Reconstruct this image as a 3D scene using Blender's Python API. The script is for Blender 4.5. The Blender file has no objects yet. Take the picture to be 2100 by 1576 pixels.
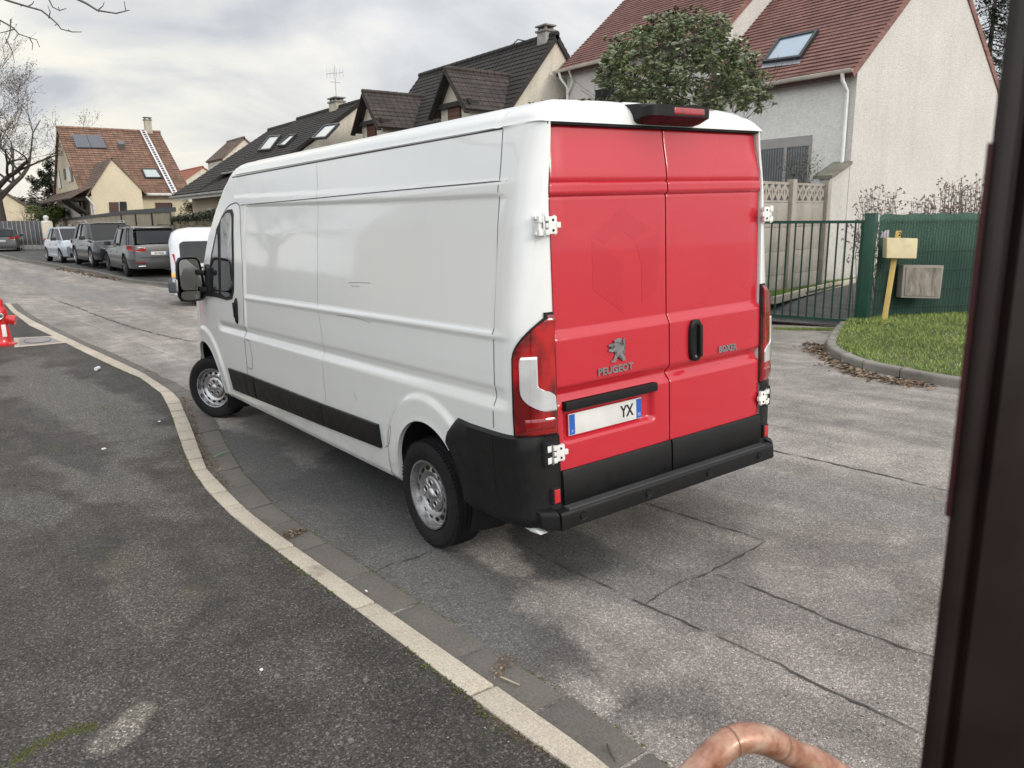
import bpy, bmesh, math, random
import numpy as np
from mathutils import Vector, Matrix, noise as mnoise
random.seed(7)
RAD=math.radians
sc=bpy.context.scene
# ---------------------------------------------------------------- camera
YAW,PITCH,ROLL=-.631,-.21417,-.0127
CAM=np.array([0.,0.,1.95]); FPX=1577.
def _rot(yaw,pitch,roll):
    cy,sy,cp,sp=math.cos(yaw),math.sin(yaw),math.cos(pitch),math.sin(pitch)
    f=np.array([cy*cp,sy*cp,sp]); r=np.array([sy,-cy,0.]); u=np.cross(r,f)
    c,s=math.cos(roll),math.sin(roll)
    return c*r+s*u,-s*r+c*u,f
CR,CU,CF=_rot(YAW,PITCH,ROLL)
cd=bpy.data.cameras.new('camera'); cam=bpy.data.objects.new('camera',cd); sc.collection.objects.link(cam)
cam.matrix_world=Matrix([[CR[i],CU[i],-CF[i],CAM[i]] for i in range(3)]+[[0,0,0,1]])
cd.sensor_width=36; cd.lens=FPX/2100*36; cd.clip_start=.02; cd.clip_end=3000
cd.dof.use_dof=True; cd.dof.focus_distance=5.6; cd.dof.aperture_fstop=6.5
sc.camera=cam
# ---------------------------------------------------------------- world
W=bpy.data.worlds.new('World'); sc.world=W; W.use_nodes=True
SUN_EL=RAD(24); SUN_DIR=Vector((-.90,-.22,math.tan(SUN_EL)*.93)).normalized()
def build_world():
    nt=W.node_tree; N=nt.nodes; L=nt.links; N.clear()
    out=N.new('ShaderNodeOutputWorld'); bg=N.new('ShaderNodeBackground'); L.new(bg.outputs[0],out.inputs[0])
    tc=N.new('ShaderNodeTexCoord')
    sky=N.new('ShaderNodeTexSky'); sky.sky_type='NISHITA'; sky.sun_disc=False
    sky.sun_elevation=SUN_EL; sky.sun_rotation=math.atan2(SUN_DIR.x,SUN_DIR.y); sky.dust_density=3
    sep=N.new('ShaderNodeSeparateXYZ'); L.new(tc.outputs['Generated'],sep.inputs[0])
    def m(op,a,b=None,clamp=False):
        n=N.new('ShaderNodeMath'); n.operation=op; n.use_clamp=clamp
        for i,v in enumerate((a,b)):
            if v is None: continue
            if isinstance(v,(int,float)): n.inputs[i].default_value=v
            else: L.new(v,n.inputs[i])
        return n.outputs[0]
    zz=m('ADD',m('MAXIMUM',sep.outputs[2],0.0),.22)
    comb=N.new('ShaderNodeCombineXYZ')
    L.new(m('DIVIDE',sep.outputs[0],zz),comb.inputs[0]); L.new(m('DIVIDE',sep.outputs[1],zz),comb.inputs[1])
    n1=N.new('ShaderNodeTexNoise'); n1.inputs['Scale'].default_value=1.7; n1.inputs['Detail'].default_value=9; n1.inputs['Roughness'].default_value=.52; n1.inputs['Distortion'].default_value=.35
    L.new(comb.outputs[0],n1.inputs['Vector'])
    r=N.new('ShaderNodeValToRGB'); L.new(n1.outputs[0],r.inputs[0]); e=r.color_ramp.elements
    e[0].position=.30; e[0].color=(.54,.56,.60,1); e[1].position=.66; e[1].color=(.95,.92,.87,1)
    a=r.color_ramp.elements.new(.46); a.color=(.66,.68,.71,1); a=r.color_ramp.elements.new(.58); a.color=(.80,.81,.82,1)
    # warm bright low band toward the street end
    dotn=N.new('ShaderNodeVectorMath'); dotn.operation='DOT_PRODUCT'; L.new(tc.outputs['Generated'],dotn.inputs[0]); dotn.inputs[1].default_value=(.985,-.06,.12)
    w1=m('MULTIPLY',m('SUBTRACT',dotn.outputs['Value'],.90,True),7.0,True)
    mx=N.new('ShaderNodeMixRGB'); mx.blend_type='MIX'; L.new(m('MULTIPLY',w1,m('MULTIPLY',m('SUBTRACT',n1.outputs[0],.36,True),4.0,True)),mx.inputs[0]); L.new(r.outputs[0],mx.inputs[1]); mx.inputs[2].default_value=(1.0,.95,.80,1)
    # sun-side half of the sky, gain added to light van side and road
    d2=N.new('ShaderNodeVectorMath'); d2.operation='DOT_PRODUCT'; L.new(tc.outputs['Generated'],d2.inputs[0]); d2.inputs[1].default_value=tuple(Vector((-.52,.34,.80)).normalized())
    gain=m('ADD',1.0,m('MULTIPLY',m('POWER',m('MAXIMUM',m('ADD',m('MULTIPLY',d2.outputs['Value'],.5),.42),0.0),2.0),2.2))
    sc_=N.new('ShaderNodeVectorMath'); sc_.operation='SCALE'; L.new(mx.outputs[0],sc_.inputs[0]); L.new(gain,sc_.inputs['Scale'])
    s2=N.new('ShaderNodeVectorMath'); s2.operation='SCALE'; L.new(sky.outputs[0],s2.inputs[0]); s2.inputs['Scale'].default_value=.07
    mix=N.new('ShaderNodeMixRGB'); mix.inputs[0].default_value=.93; L.new(s2.outputs[0],mix.inputs[1]); L.new(sc_.outputs[0],mix.inputs[2])
    L.new(mix.outputs[0],bg.inputs[0]); bg.inputs[1].default_value=1.0
build_world()
sd=bpy.data.lights.new('sun','SUN'); sd.energy=1.5; sd.angle=RAD(14); sd.color=(1,.93,.82)
so=bpy.data.objects.new('sun',sd); sc.collection.objects.link(so); so.rotation_euler=SUN_DIR.to_track_quat('Z','Y').to_euler()
sc.view_settings.view_transform='Standard'; sc.view_settings.look='None'; sc.view_settings.exposure=0.0; sc.view_settings.gamma=1
sc.render.resolution_x=1024; sc.render.resolution_y=768
# ---------------------------------------------------------------- ground height and measuring helpers
def clamp(x,a,b): return max(a,min(b,x))
def h(x,y):
    p=.033-.0277*(clamp(x,-1,9)-2.83)-.0226*(clamp(y,-6,1)+3.18)
    if x>9: p*=max(0,1-(x-9)/11)
    if x>28: p+=.15*min(1,(x-28)/6)
    return p
def ray(a,b): return CF+CR*(a-1050)/FPX-CU*(b-788)/FPX
def PZ(a,b,z):
    d=ray(a,b); return CAM+d*((z-CAM[2])/d[2])
def PG(a,b,o=0):
    z=0
    for _ in range(30):
        p=PZ(a,b,z+o); z=h(p[0],p[1])
    return p
def PX(a,b,x): d=ray(a,b); return CAM+d*(x/d[0])
def PY(a,b,y): d=ray(a,b); return CAM+d*(y/d[1])
def PD(a,b,dist): return CAM+ray(a,b)*dist
# ---------------------------------------------------------------- mesh helpers
COL=sc.collection
def link(o): COL.objects.link(o); return o
class MB:
    def __init__(s): s.v=[]; s.f=[]
    def add(s,vs,fs):
        n=len(s.v); s.v+=[tuple(float(c) for c in p) for p in vs]; s.f+=[tuple(i+n for i in f) for f in fs]; return s
    def box(s,x0,x1,y0,y1,z0,z1):
        return s.add([(x,y,z) for z in (z0,z1) for y in (y0,y1) for x in (x0,x1)],[(0,2,3,1),(4,5,7,6),(0,1,5,4),(2,6,7,3),(0,4,6,2),(1,3,7,5)])
    def obox(s,c,ax,ay,az):   # centre and three half-axis vectors
        c,ax,ay,az=[np.array(q,float) for q in (c,ax,ay,az)]
        return s.add([c+i*ax+j*ay+k*az for k in (-1,1) for j in (-1,1) for i in (-1,1)],[(0,2,3,1),(4,5,7,6),(0,1,5,4),(2,6,7,3),(0,4,6,2),(1,3,7,5)])
    def prism(s,poly,d):      # polygon (3d points) extruded by vector d
        n=len(poly); d=np.array(d,float); a=[np.array(p,float) for p in poly]
        return s.add(a+[p+d for p in a],[tuple(range(n))[::-1],tuple(range(n,2*n))]+[(i,(i+1)%n,n+(i+1)%n,n+i) for i in range(n)])
    def quad(s,*p): return s.add(p,[tuple(range(len(p)))])
    def bar(s,a,b,w,hh=None,up=(0,0,1)):
        a,b=np.array(a,float),np.array(b,float); d=b-a; up=np.array(up,float)
        sd=np.cross(d,up); n=np.linalg.norm(sd)
        if n<1e-6: sd=np.array([1.,0,0]); n=1
        sd/=n; u2=np.cross(sd,d); u2/=np.linalg.norm(u2); hh=hh or w
        return s.obox((a+b)/2,d/2,sd*w/2,u2*hh/2)
    def tube(s,pts,rad,n=8,caps=True):
        pts=[np.array(p,float) for p in pts]; m=len(pts)
        if not hasattr(rad,'__len__'): rad=[rad]*m
        vs=[]; prev=None
        for i,p in enumerate(pts):
            t=pts[min(i+1,m-1)]-pts[max(i-1,0)]; t=t/(np.linalg.norm(t)+1e-9)
            if prev is None:
                a=np.array([0,0,1.]) if abs(t[2])<.9 else np.array([1.,0,0]); prev=np.cross(t,a)
            prev=prev-t*(prev@t); prev/=np.linalg.norm(prev)+1e-9; b=np.cross(t,prev)
            vs+=[p+rad[i]*(math.cos(2*math.pi*k/n)*prev+math.sin(2*math.pi*k/n)*b) for k in range(n)]
        fs=[(i*n+k,i*n+(k+1)%n,(i+1)*n+(k+1)%n,(i+1)*n+k) for i in range(m-1) for k in range(n)]
        if caps: fs+=[tuple(range(n))[::-1],tuple(range((m-1)*n,m*n))]
        return s.add(vs,fs)
    def lathe(s,prof,c=(0,0,0),axis='z',n=24,a0=0,a1=2*math.pi):
        full=abs(a1-a0-2*math.pi)<1e-6; k=n if full else n+1; vs=[]
        for r,t in prof:
            for i in range(k):
                a=a0+(a1-a0)*i/n; x,y=r*math.cos(a),r*math.sin(a)
                p=(x,y,t) if axis=='z' else ((t,x,y) if axis=='x' else (x,t,y))
                vs.append((p[0]+c[0],p[1]+c[1],p[2]+c[2]))
        fs=[]
        for j in range(len(prof)-1):
            for i in range(n):
                i2=(i+1)%k if full else i+1
                fs.append((j*k+i,j*k+i2,(j+1)*k+i2,(j+1)*k+i))
        return s.add(vs,fs)
    def grid(s,P):            # P[i][j] points
        n=len(P); m=len(P[0]); 
        return s.add([q for r in P for q in r],[(i*m+j,i*m+j+1,(i+1)*m+j+1,(i+1)*m+j) for i in range(n-1) for j in range(m-1)])
    def build(s,name,mat,parent=None,world=False,smooth=False,bevel=0,seg=2,fix=True,auto=35,merge=False):
        v=s.v
        if world and parent is not None:
            l=parent.location; v=[(a-l.x,b-l.y,c-l.z) for a,b,c in v]
        me=bpy.data.meshes.new(name); me.from_pydata(v,[],s.f)
        if fix or bevel or merge:
            bm=bmesh.new(); bm.from_mesh(me)
            if merge: bmesh.ops.remove_doubles(bm,verts=bm.verts,dist=1e-5)
            if bevel:
                ed=[e for e in bm.edges if len(e.link_faces)==2 and e.calc_face_angle(0)>RAD(25)]
                bmesh.ops.bevel(bm,geom=ed,offset=bevel,segments=seg,affect='EDGES',clamp_overlap=True,profile=.6)
            if fix: bmesh.ops.recalc_face_normals(bm,faces=bm.faces)
            bm.to_mesh(me); bm.free()
        me.materials.append(mat)
        if smooth or bevel:
            me.polygons.foreach_set('use_smooth',[True]*len(me.polygons))
            try: me.set_sharp_from_angle(angle=RAD(auto))
            except Exception: pass
        o=bpy.data.objects.new(name,me); link(o)
        if parent is not None: o.parent=parent
        return o
def root(name,label,cat,loc=(0,0,0),rz=0,group=None):
    o=bpy.data.objects.new(name,None); link(o); o.location=[float(c) for c in loc]; o.rotation_euler=(0,0,rz); o.empty_display_size=.2
    return tag(o,label,cat,group)
def tag(o,label,cat,group=None):
    o['label']=label; o['category']=cat
    if group: o['group']=group
    return o
def struct(o,label=None,cat=None):
    o['kind']='structure'
    o['label']=label or o.name.replace('_',' '); o['category']=cat or o.name.replace('_',' ')
    return o
def copy_tree(o,parent=None):
    c=o.copy(); link(c); c.parent=parent
    for ch in [q for q in COL.objects if q.parent==o]: copy_tree(ch,c)
    return c
def text_mb(txt,size,fn,ext=.003,bold=0.0,sx=1.0):
    cu=bpy.data.curves.new('t','FONT'); cu.body=txt; cu.size=size; cu.extrude=ext; cu.offset=bold; cu.resolution_u=3; cu.align_x='CENTER'; cu.align_y='CENTER'
    ob=bpy.data.objects.new('t',cu); COL.objects.link(ob); dg=bpy.context.evaluated_depsgraph_get()
    me=bpy.data.meshes.new_from_object(ob.evaluated_get(dg)); bpy.data.objects.remove(ob)
    m=MB(); m.add([fn(v.co.x*sx,v.co.y,v.co.z) for v in me.vertices],[tuple(p.vertices) for p in me.polygons]); bpy.data.meshes.remove(me)
    return m
def catmull(P,step):
    P=[np.array(p,float) for p in P]; out=[]
    for i in range(len(P)-1):
        p0=P[max(i-1,0)];p1=P[i];p2=P[i+1];p3=P[min(i+2,len(P)-1)]
        n=max(1,int(np.linalg.norm(p2-p1)/step))
        for k in range(n):
            t=k/n; out.append(.5*((2*p1)+(p2-p0)*t+(2*p0-5*p1+4*p2-p3)*t*t+(3*p1-p0-3*p2+p3)*t**3))
    out.append(P[-1]); return out
def resample(P,n):
    P=[np.array(p,float) for p in P]; L=[0]
    for a,b in zip(P,P[1:]): L.append(L[-1]+np.linalg.norm(b-a))
    out=[]
    for k in range(n):
        t=L[-1]*k/(n-1); out.append(np.array([np.interp(t,L,[p[c] for p in P]) for c in range(3)]))
    return out
def f3(x,y,z,sc_=1.0): return mnoise.noise(Vector((x*sc_,y*sc_,z*sc_)))
# ---------------------------------------------------------------- materials
class NT:
    def __init__(s,name):
        s.m=bpy.data.materials.new(name); s.m.use_nodes=True; s.nt=s.m.node_tree; s.N=s.nt.nodes; s.L=s.nt.links
        s.b=s.N['Principled BSDF']; s.tc=s.N.new('ShaderNodeTexCoord'); s.co=s.tc.outputs['Object']
    def set(s,k,v):
        i=s.b.inputs[k]
        if hasattr(v,'is_output') : s.L.new(v,i)
        else: i.default_value=(tuple(v)+(1,) if hasattr(v,'__len__') and len(v)==3 and i.type=='RGBA' else v)
    def noise(s,scale,detail=4,rough=.55,co=None,dist=0,out=0):
        n=s.N.new('ShaderNodeTexNoise'); n.inputs['Scale'].default_value=scale; n.inputs['Detail'].default_value=detail; n.inputs['Roughness'].default_value=rough; n.inputs['Distortion'].default_value=dist
        s.L.new(co or s.co,n.inputs['Vector']); return n.outputs[out]
    def vor(s,scale,feat='F1',co=None,out='Distance',rnd=1.0):
        n=s.N.new('ShaderNodeTexVoronoi'); n.feature=feat; n.inputs['Scale'].default_value=scale; n.inputs['Randomness'].default_value=rnd; s.L.new(co or s.co,n.inputs['Vector']); return n.outputs[out]
    def math(s,op,a,b=0.,c=None,clamp=False):
        n=s.N.new('ShaderNodeMath'); n.operation=op; n.use_clamp=clamp
        for i,v in enumerate((a,b,c)):
            if v is None: continue
            if hasattr(v,'is_output'): s.L.new(v,n.inputs[i])
            else: n.inputs[i].default_value=v
        return n.outputs[0]
    def ramp(s,f,stops,interp='LINEAR'):
        n=s.N.new('ShaderNodeValToRGB'); s.L.new(f,n.inputs[0]); r=n.color_ramp; r.interpolation=interp
        while len(r.elements)<len(stops): r.elements.new(.5)
        for e,(p,c) in zip(r.elements,stops):
            e.position=p; e.color=tuple(c)+(1,) if hasattr(c,'__len__') else (c,c,c,1)
        return n.outputs[0]
    def mr(s,f,a,b,c=0.,d=1.):
        n=s.N.new('ShaderNodeMapRange'); n.interpolation_type='SMOOTHSTEP'; s.L.new(f,n.inputs[0])
        for i,v in enumerate((a,b,c,d)): n.inputs[i+1].default_value=v
        return n.outputs[0]
    def mix(s,f,a,b,mode='MIX'):
        n=s.N.new('ShaderNodeMixRGB'); n.blend_type=mode
        for i,v in enumerate((f,a,b)):
            if hasattr(v,'is_output'): s.L.new(v,n.inputs[i])
            elif i==0: n.inputs[0].default_value=v
            else: n.inputs[i].default_value=tuple(v)+(1,) if hasattr(v,'__len__') else (v,v,v,1)
        return n.outputs[0]
    def xyz(s,co=None):
        n=s.N.new('ShaderNodeSeparateXYZ'); s.L.new(co or s.co,n.inputs[0]); return n.outputs
    def mapping(s,scale=(1,1,1),rot=(0,0,0),loc=(0,0,0),co=None):
        n=s.N.new('ShaderNodeMapping'); s.L.new(co or s.co,n.inputs[0]); n.inputs['Scale'].default_value=scale; n.inputs['Rotation'].default_value=rot; n.inputs['Location'].default_value=loc; return n.outputs[0]
    def bump(s,hgt,strength=.3,dist=.01,nrm=None):
        n=s.N.new('ShaderNodeBump'); n.inputs['Strength'].default_value=strength; n.inputs['Distance'].default_value=dist; s.L.new(hgt,n.inputs['Height'])
        if nrm is not None: s.L.new(nrm,n.inputs['Normal'])
        s.L.new(n.outputs[0],s.b.inputs['Normal']); return n.outputs[0]
def sc3(c,k): return tuple(min(1,x*k) for x in c)
def M(name,c,rough=.5,metal=0,var=.12,vs=3.,coat=0,bump=0,bs=60,spec=.5,trans=0,alpha=1,dirt=0,rv=.08):
    t=NT(name); n=t.noise(vs,5,.6)
    col=t.ramp(n,[(.3,sc3(c,1-var)),(.7,sc3(c,1+var))])
    if dirt: col=t.mix(t.mr(t.noise(vs*.6,6,.7),.48,.75,0,dirt),col,(.09,.075,.055))
    t.set('Base Color',col); t.set('Roughness',t.mr(t.noise(vs*4,4),.3,.7,max(0.02,rough-rv),min(1,rough+rv))); t.set('Metallic',metal)
    t.set('Coat Weight',coat); t.set('Specular IOR Level',spec); t.set('Transmission Weight',trans)
    if coat: t.set('Coat Roughness',.05)
    if bump: t.bump(t.noise(bs,4,.6),bump,.01)
    return t.m
# ================================================================= GROUND
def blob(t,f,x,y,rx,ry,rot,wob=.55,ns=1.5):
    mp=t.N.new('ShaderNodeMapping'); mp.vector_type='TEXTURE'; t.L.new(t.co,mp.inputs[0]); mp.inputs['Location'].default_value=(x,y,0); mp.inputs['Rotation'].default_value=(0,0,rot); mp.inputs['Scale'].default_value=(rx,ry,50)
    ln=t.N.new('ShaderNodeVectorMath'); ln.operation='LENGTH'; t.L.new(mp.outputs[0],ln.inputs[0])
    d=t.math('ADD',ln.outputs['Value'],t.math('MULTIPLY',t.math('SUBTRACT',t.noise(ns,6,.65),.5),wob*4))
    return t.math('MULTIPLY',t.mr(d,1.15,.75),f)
def asphalt(name,c,blobs=(),speck=.5,patch=.25,rough=.85,moss=0,pscale=.45,gs=170):
    t=NT(name)
    big=t.noise(pscale,6,.62,dist=.4); mid=t.noise(3.1,5,.6); fine=t.noise(60,3,.7)
    col=t.ramp(big,[(.32,sc3(c,1-patch)),(.5,c),(.68,sc3(c,1+patch*.9))])
    col=t.mix(1,col,t.ramp(mid,[(.3,.72),(.7,1.22)]),'MULTIPLY')
    streak=t.noise(1.0,4,.6,co=t.mapping((.25,2.4,1)))
    col=t.mix(1,col,t.ramp(streak,[(.35,.76),(.65,1.12)]),'MULTIPLY')
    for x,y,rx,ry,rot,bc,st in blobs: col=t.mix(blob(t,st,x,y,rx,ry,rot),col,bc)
    st1=t.vor(gs,out='Color'); sp=t.N.new('ShaderNodeSeparateColor'); t.L.new(st1,sp.inputs[0])
    col=t.mix(1,col,t.ramp(sp.outputs[0],[(0,1-speck*.55),(.6,1.0),(.86,1+speck*.35),(1,1+speck*1.9)]),'MULTIPLY')
    col=t.mix(1,col,t.ramp(fine,[(.3,.66),(.7,1.32)]),'MULTIPLY')
    if moss: col=t.mix(t.math('MULTIPLY',t.mr(t.noise(1.3,7,.7),.56,.72),moss),col,(.07,.075,.03))
    t.set('Base Color',col); t.set('Roughness',t.mr(big,.3,.7,rough-.14,rough+.08)); t.set('Specular IOR Level',.35)
    dv=t.vor(gs); t.bump(t.math('ADD',t.math('MULTIPLY',dv,-.8),t.math('MULTIPLY',t.noise(38,3),.5)),.55,.012)
    return t.m
def G(a,b,o=0): return PG(a,b,o)
def gb(a,b,rx,ry,rot,c,s): p=PG(a,b); return (p[0],p[1],rx,ry,rot,c,s)
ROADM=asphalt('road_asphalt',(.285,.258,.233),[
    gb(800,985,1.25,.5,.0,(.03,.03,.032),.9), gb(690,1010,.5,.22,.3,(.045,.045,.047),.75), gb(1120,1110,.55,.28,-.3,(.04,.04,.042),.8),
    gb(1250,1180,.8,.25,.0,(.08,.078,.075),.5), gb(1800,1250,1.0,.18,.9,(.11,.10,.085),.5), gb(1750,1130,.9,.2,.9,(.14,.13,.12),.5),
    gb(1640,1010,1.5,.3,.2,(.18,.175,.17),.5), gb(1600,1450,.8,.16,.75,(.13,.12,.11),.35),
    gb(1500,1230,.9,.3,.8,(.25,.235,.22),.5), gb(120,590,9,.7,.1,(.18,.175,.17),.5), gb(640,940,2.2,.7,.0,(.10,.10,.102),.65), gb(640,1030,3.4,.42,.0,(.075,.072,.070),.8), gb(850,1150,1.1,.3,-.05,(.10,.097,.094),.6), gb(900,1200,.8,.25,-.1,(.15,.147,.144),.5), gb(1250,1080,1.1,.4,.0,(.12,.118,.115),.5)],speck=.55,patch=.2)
PAVM=asphalt('pavement_asphalt',(.064,.057,.052),[
    gb(210,990,1.3,.28,.2,(.125,.117,.107),.65), gb(60,1050,.6,.2,.2,(.12,.115,.105),.5), gb(150,830,3.5,.5,.1,(.15,.14,.125),.6), gb(130,940,1.2,.14,.15,(.05,.047,.045),.7),
    gb(120,890,1.8,.13,.1,(.06,.055,.052),.6), gb(285,1488,.055,.07,.9,(.20,.18,.15),.7), gb(245,1535,.08,.10,.5,(.20,.18,.155),.7), gb(300,1230,.7,.22,.0,(.12,.10,.085),.5), gb(960,1370,.55,.12,.1,(.11,.062,.042),.7), gb(1100,1510,.4,.1,.1,(.11,.07,.05),.6),
    gb(250,760,4,.25,.1,(.055,.052,.05),.5)],speck=.95,patch=.3,moss=.45,gs=140)
DARKM=asphalt('driveway_asphalt',(.10,.098,.098),speck=.3,patch=.15)
def axis(lo,hi,f0,f1,step):
    a=list(np.arange(f0,f1+1e-6,step)); b=f0; s=step
    while b>lo: s*=1.5; b-=s; a.insert(0,b)
    b=f1; s=step
    while b<hi: s*=1.5; b+=s; a.append(b)
    return a
XS=axis(-900,2500,-4,30,.5); YS=axis(-1500,1500,-16,4,.5)
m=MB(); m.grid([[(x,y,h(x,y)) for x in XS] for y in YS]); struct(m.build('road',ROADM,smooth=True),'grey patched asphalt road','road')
# kerb lines on the near side
OK_=.045
kin=[(26,641),(62,668),(110,690),(150,711),(234,752),(288,775),(331,806),(349,840),(365,887),(378,925),(395,963),(425,1005),(473,1054),(538,1106),(621,1168),(829,1321),(1017,1467),(1161,1566)]
kout=[(30,635),(62,655),(120,684),(166,706),(236,738),(290,763),(352,803),(368,821),(387,865),(409,925),(422,960),(457,998),(508,1049),(568,1095),(654,1155),(869,1304),(1201,1536),(1240,1570)]
kgut=[(40,637),(92,664),(166,698),(236,728),(312,766),(388,804),(412,828),(435,855),(452,890),(466,919),(498,973),(520,995),(558,1036),(616,1081),(693,1133),(826,1221),(953,1304),(1086,1388),(1300,1531)]
def line(px,o): 
    P=sorted([PG(a,b,o) for a,b in px],key=lambda p:p[0]); return [p[0] for p in P],[p[1] for p in P]
LI,LO,LG=line(kin,OK_),line(kout,OK_),line(kgut,0)
def ky(L,x):
    if x<L[0][0]: return L[1][0]+(x-L[0][0])*(-.02)
    return float(np.interp(x,*L))
def yin(x): return ky(LI,x)
def yout(x): return min(ky(LO,x),yin(x)-.10)
def ygut(x): return min(ky(LG,x),yout(x)-(.20 if x<11 else .17))
xs=list(np.arange(-6,22,.12))+[22,24,27,30,36,45,60,90,150,400]
def yin2(x): return yin(x) if x<20 else yin(20)+(x-20)*.012
m=MB(); m.grid([[(x,yin2(x)+o,h(x,yin2(x)+o)+OK_-.004+ (.006 if o>.3 else 0)) for o in (0,.1,.25,.5,.9,1.5,2.2,3,4,6,9,14,25,60,300)] for x in xs])
struct(m.build('pavement',PAVM,smooth=True),'dark grey asphalt pavement','pavement')
def stone_mat(name,c,var=.2):
    t=NT(name); n=t.noise(1.1,5,.6); g=t.noise(90,3,.7)
    col=t.ramp(n,[(.3,sc3(c,1-var)),(.7,sc3(c,1+var))]); col=t.mix(1,col,t.ramp(g,[(.3,.75),(.7,1.22)]),'MULTIPLY')
    sp=t.noise(260,2,.6); col=t.mix(1,col,t.ramp(sp,[(.35,.75),(.65,1.2)]),'MULTIPLY')
    col=t.mix(t.mr(t.noise(3,7,.7),.55,.75,0,.6),col,(.06,.055,.045))
    t.set('Base Color',col); t.set('Roughness',.88); t.bump(g,.4,.006); return t.m
KM=stone_mat('kerb_concrete',(.445,.392,.315)); GM=stone_mat('gutter_concrete',(.125,.113,.099))
def stones(a,b,za,zb,depth,xs_,gap=.010,mat=None,name='kerb',lab='',crown=.0,seed=1):
    rnd=random.Random(seed); m=MB()
    for x0,x1 in zip(xs_,xs_[1:]):
        n=max(1,int((x1-x0)/.14)); jz=rnd.uniform(-.003,.003)
        P=[]
        for i in range(n+1):
            x=x0+gap+(x1-x0-2*gap)*i/n; ya,yb=a(x),b(x)
            P.append([(x,ya+.004,h(x,ya)+za+jz),(x,yb-.004,h(x,yb)+zb+jz)])
        v=[];f=[]
        for (p,q) in P:
            v+=[p,q,(q[0],q[1],q[2]-depth),(p[0],p[1],p[2]-depth)]
        for i in range(n):
            for k in range(4): f.append((i*4+k,(i+1)*4+k,(i+1)*4+(k+1)%4,i*4+(k+1)%4))
        f+=[(0,1,2,3),(4*n+3,4*n+2,4*n+1,4*n)]; m.add(v,f)
    return struct(m.build(name,mat,bevel=.007,seg=2),lab,'kerb' if 'kerb' in name else 'gutter')
jx=[-6]; 
while jx[-1]<22: jx.append(jx[-1]+(1.0 if jx[-1]<4.1 or jx[-1]>10 else .36))
stones(yin,yout,OK_+.004,OK_,.12,[x+.35 for x in jx],mat=KM,name='kerb',lab='pale concrete kerb stones curving along the pavement')
jg=[-6]; rn=random.Random(3)
while jg[-1]<22: jg.append(jg[-1]+(rn.uniform(.42,.6) if jg[-1]<10 else 1.0))
stones(lambda x:yout(x)-.004,ygut,.002,.010,.08,[x+.1 for x in jg],mat=GM,name='gutter',lab='dark grey concrete gutter stones beside the kerb',seed=5)
# far side pavement and kerb
kf=[(0,523),(29,530),(69,536),(106,543),(146,549),(186,556),(243,569),(291,576),(322,579),(342,583)]
P=sorted([PG(a,b,.085) for a,b in kf],key=lambda p:p[0]); FX=[12,18]+[p[0] for p in P]+[P[-1][0]+60,400]; FY=[-7.9,-6.9]+[p[1] for p in P]+[P[-1][1],P[-1][1]]
def yf(x): return float(np.interp(x,FX,FY))
def hf(x): return h(x,-6)+.085-.045*(math.exp(-((x-34.5)/1.4)**2)+math.exp(-((x-27.5)/1.2)**2)+math.exp(-((x-44)/2)**2))
xs=[14+.5*i for i in range(110)]+[70,80,100,140,400]
m=MB(); m.grid([[(x,yf(x)-.14-o,hf(x)) for o in (0,.5,1.2,3,6,12,40)] for x in xs]); struct(m.build('far_pavement',asphalt('far_pavement_asphalt',(.085,.083,.082),speck=.3)),'dark asphalt pavement across the road','pavement')
m=MB(); rn=random.Random(8)
x=14.
while x<90:
    x1=x+1.0; j=rn.uniform(-.006,.006)
    a=[(x+.01,yf(x)),(x1-.01,yf(x1))]; z=hf(x)+.012+j; z1=hf(x1)+.012+j
    m.add([(a[0][0],a[0][1],z-.2),(a[1][0],a[1][1],z1-.2),(a[1][0],a[1][1]-.15,z1-.2),(a[0][0],a[0][1]-.15,z-.2),(a[0][0],a[0][1]-.015,z),(a[1][0],a[1][1]-.015,z1),(a[1][0],a[1][1]-.15,z1),(a[0][0],a[0][1]-.15,z)],[(0,1,5,4),(1,2,6,5),(2,3,7,6),(3,0,4,7),(4,5,6,7)])
    x=x1
struct(m.build('far_kerb',stone_mat('far_kerb_stone',(.17,.155,.13))),'worn stone kerb across the road','kerb')
m=MB(); m.grid([[(x,yf(x)+o,h(x,yf(x))+.006) for o in (0.002,.22)] for x in [14+i for i in range(75)]]); struct(m.build('far_gutter',GM),'grey concrete gutter across the road','gutter')
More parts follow.
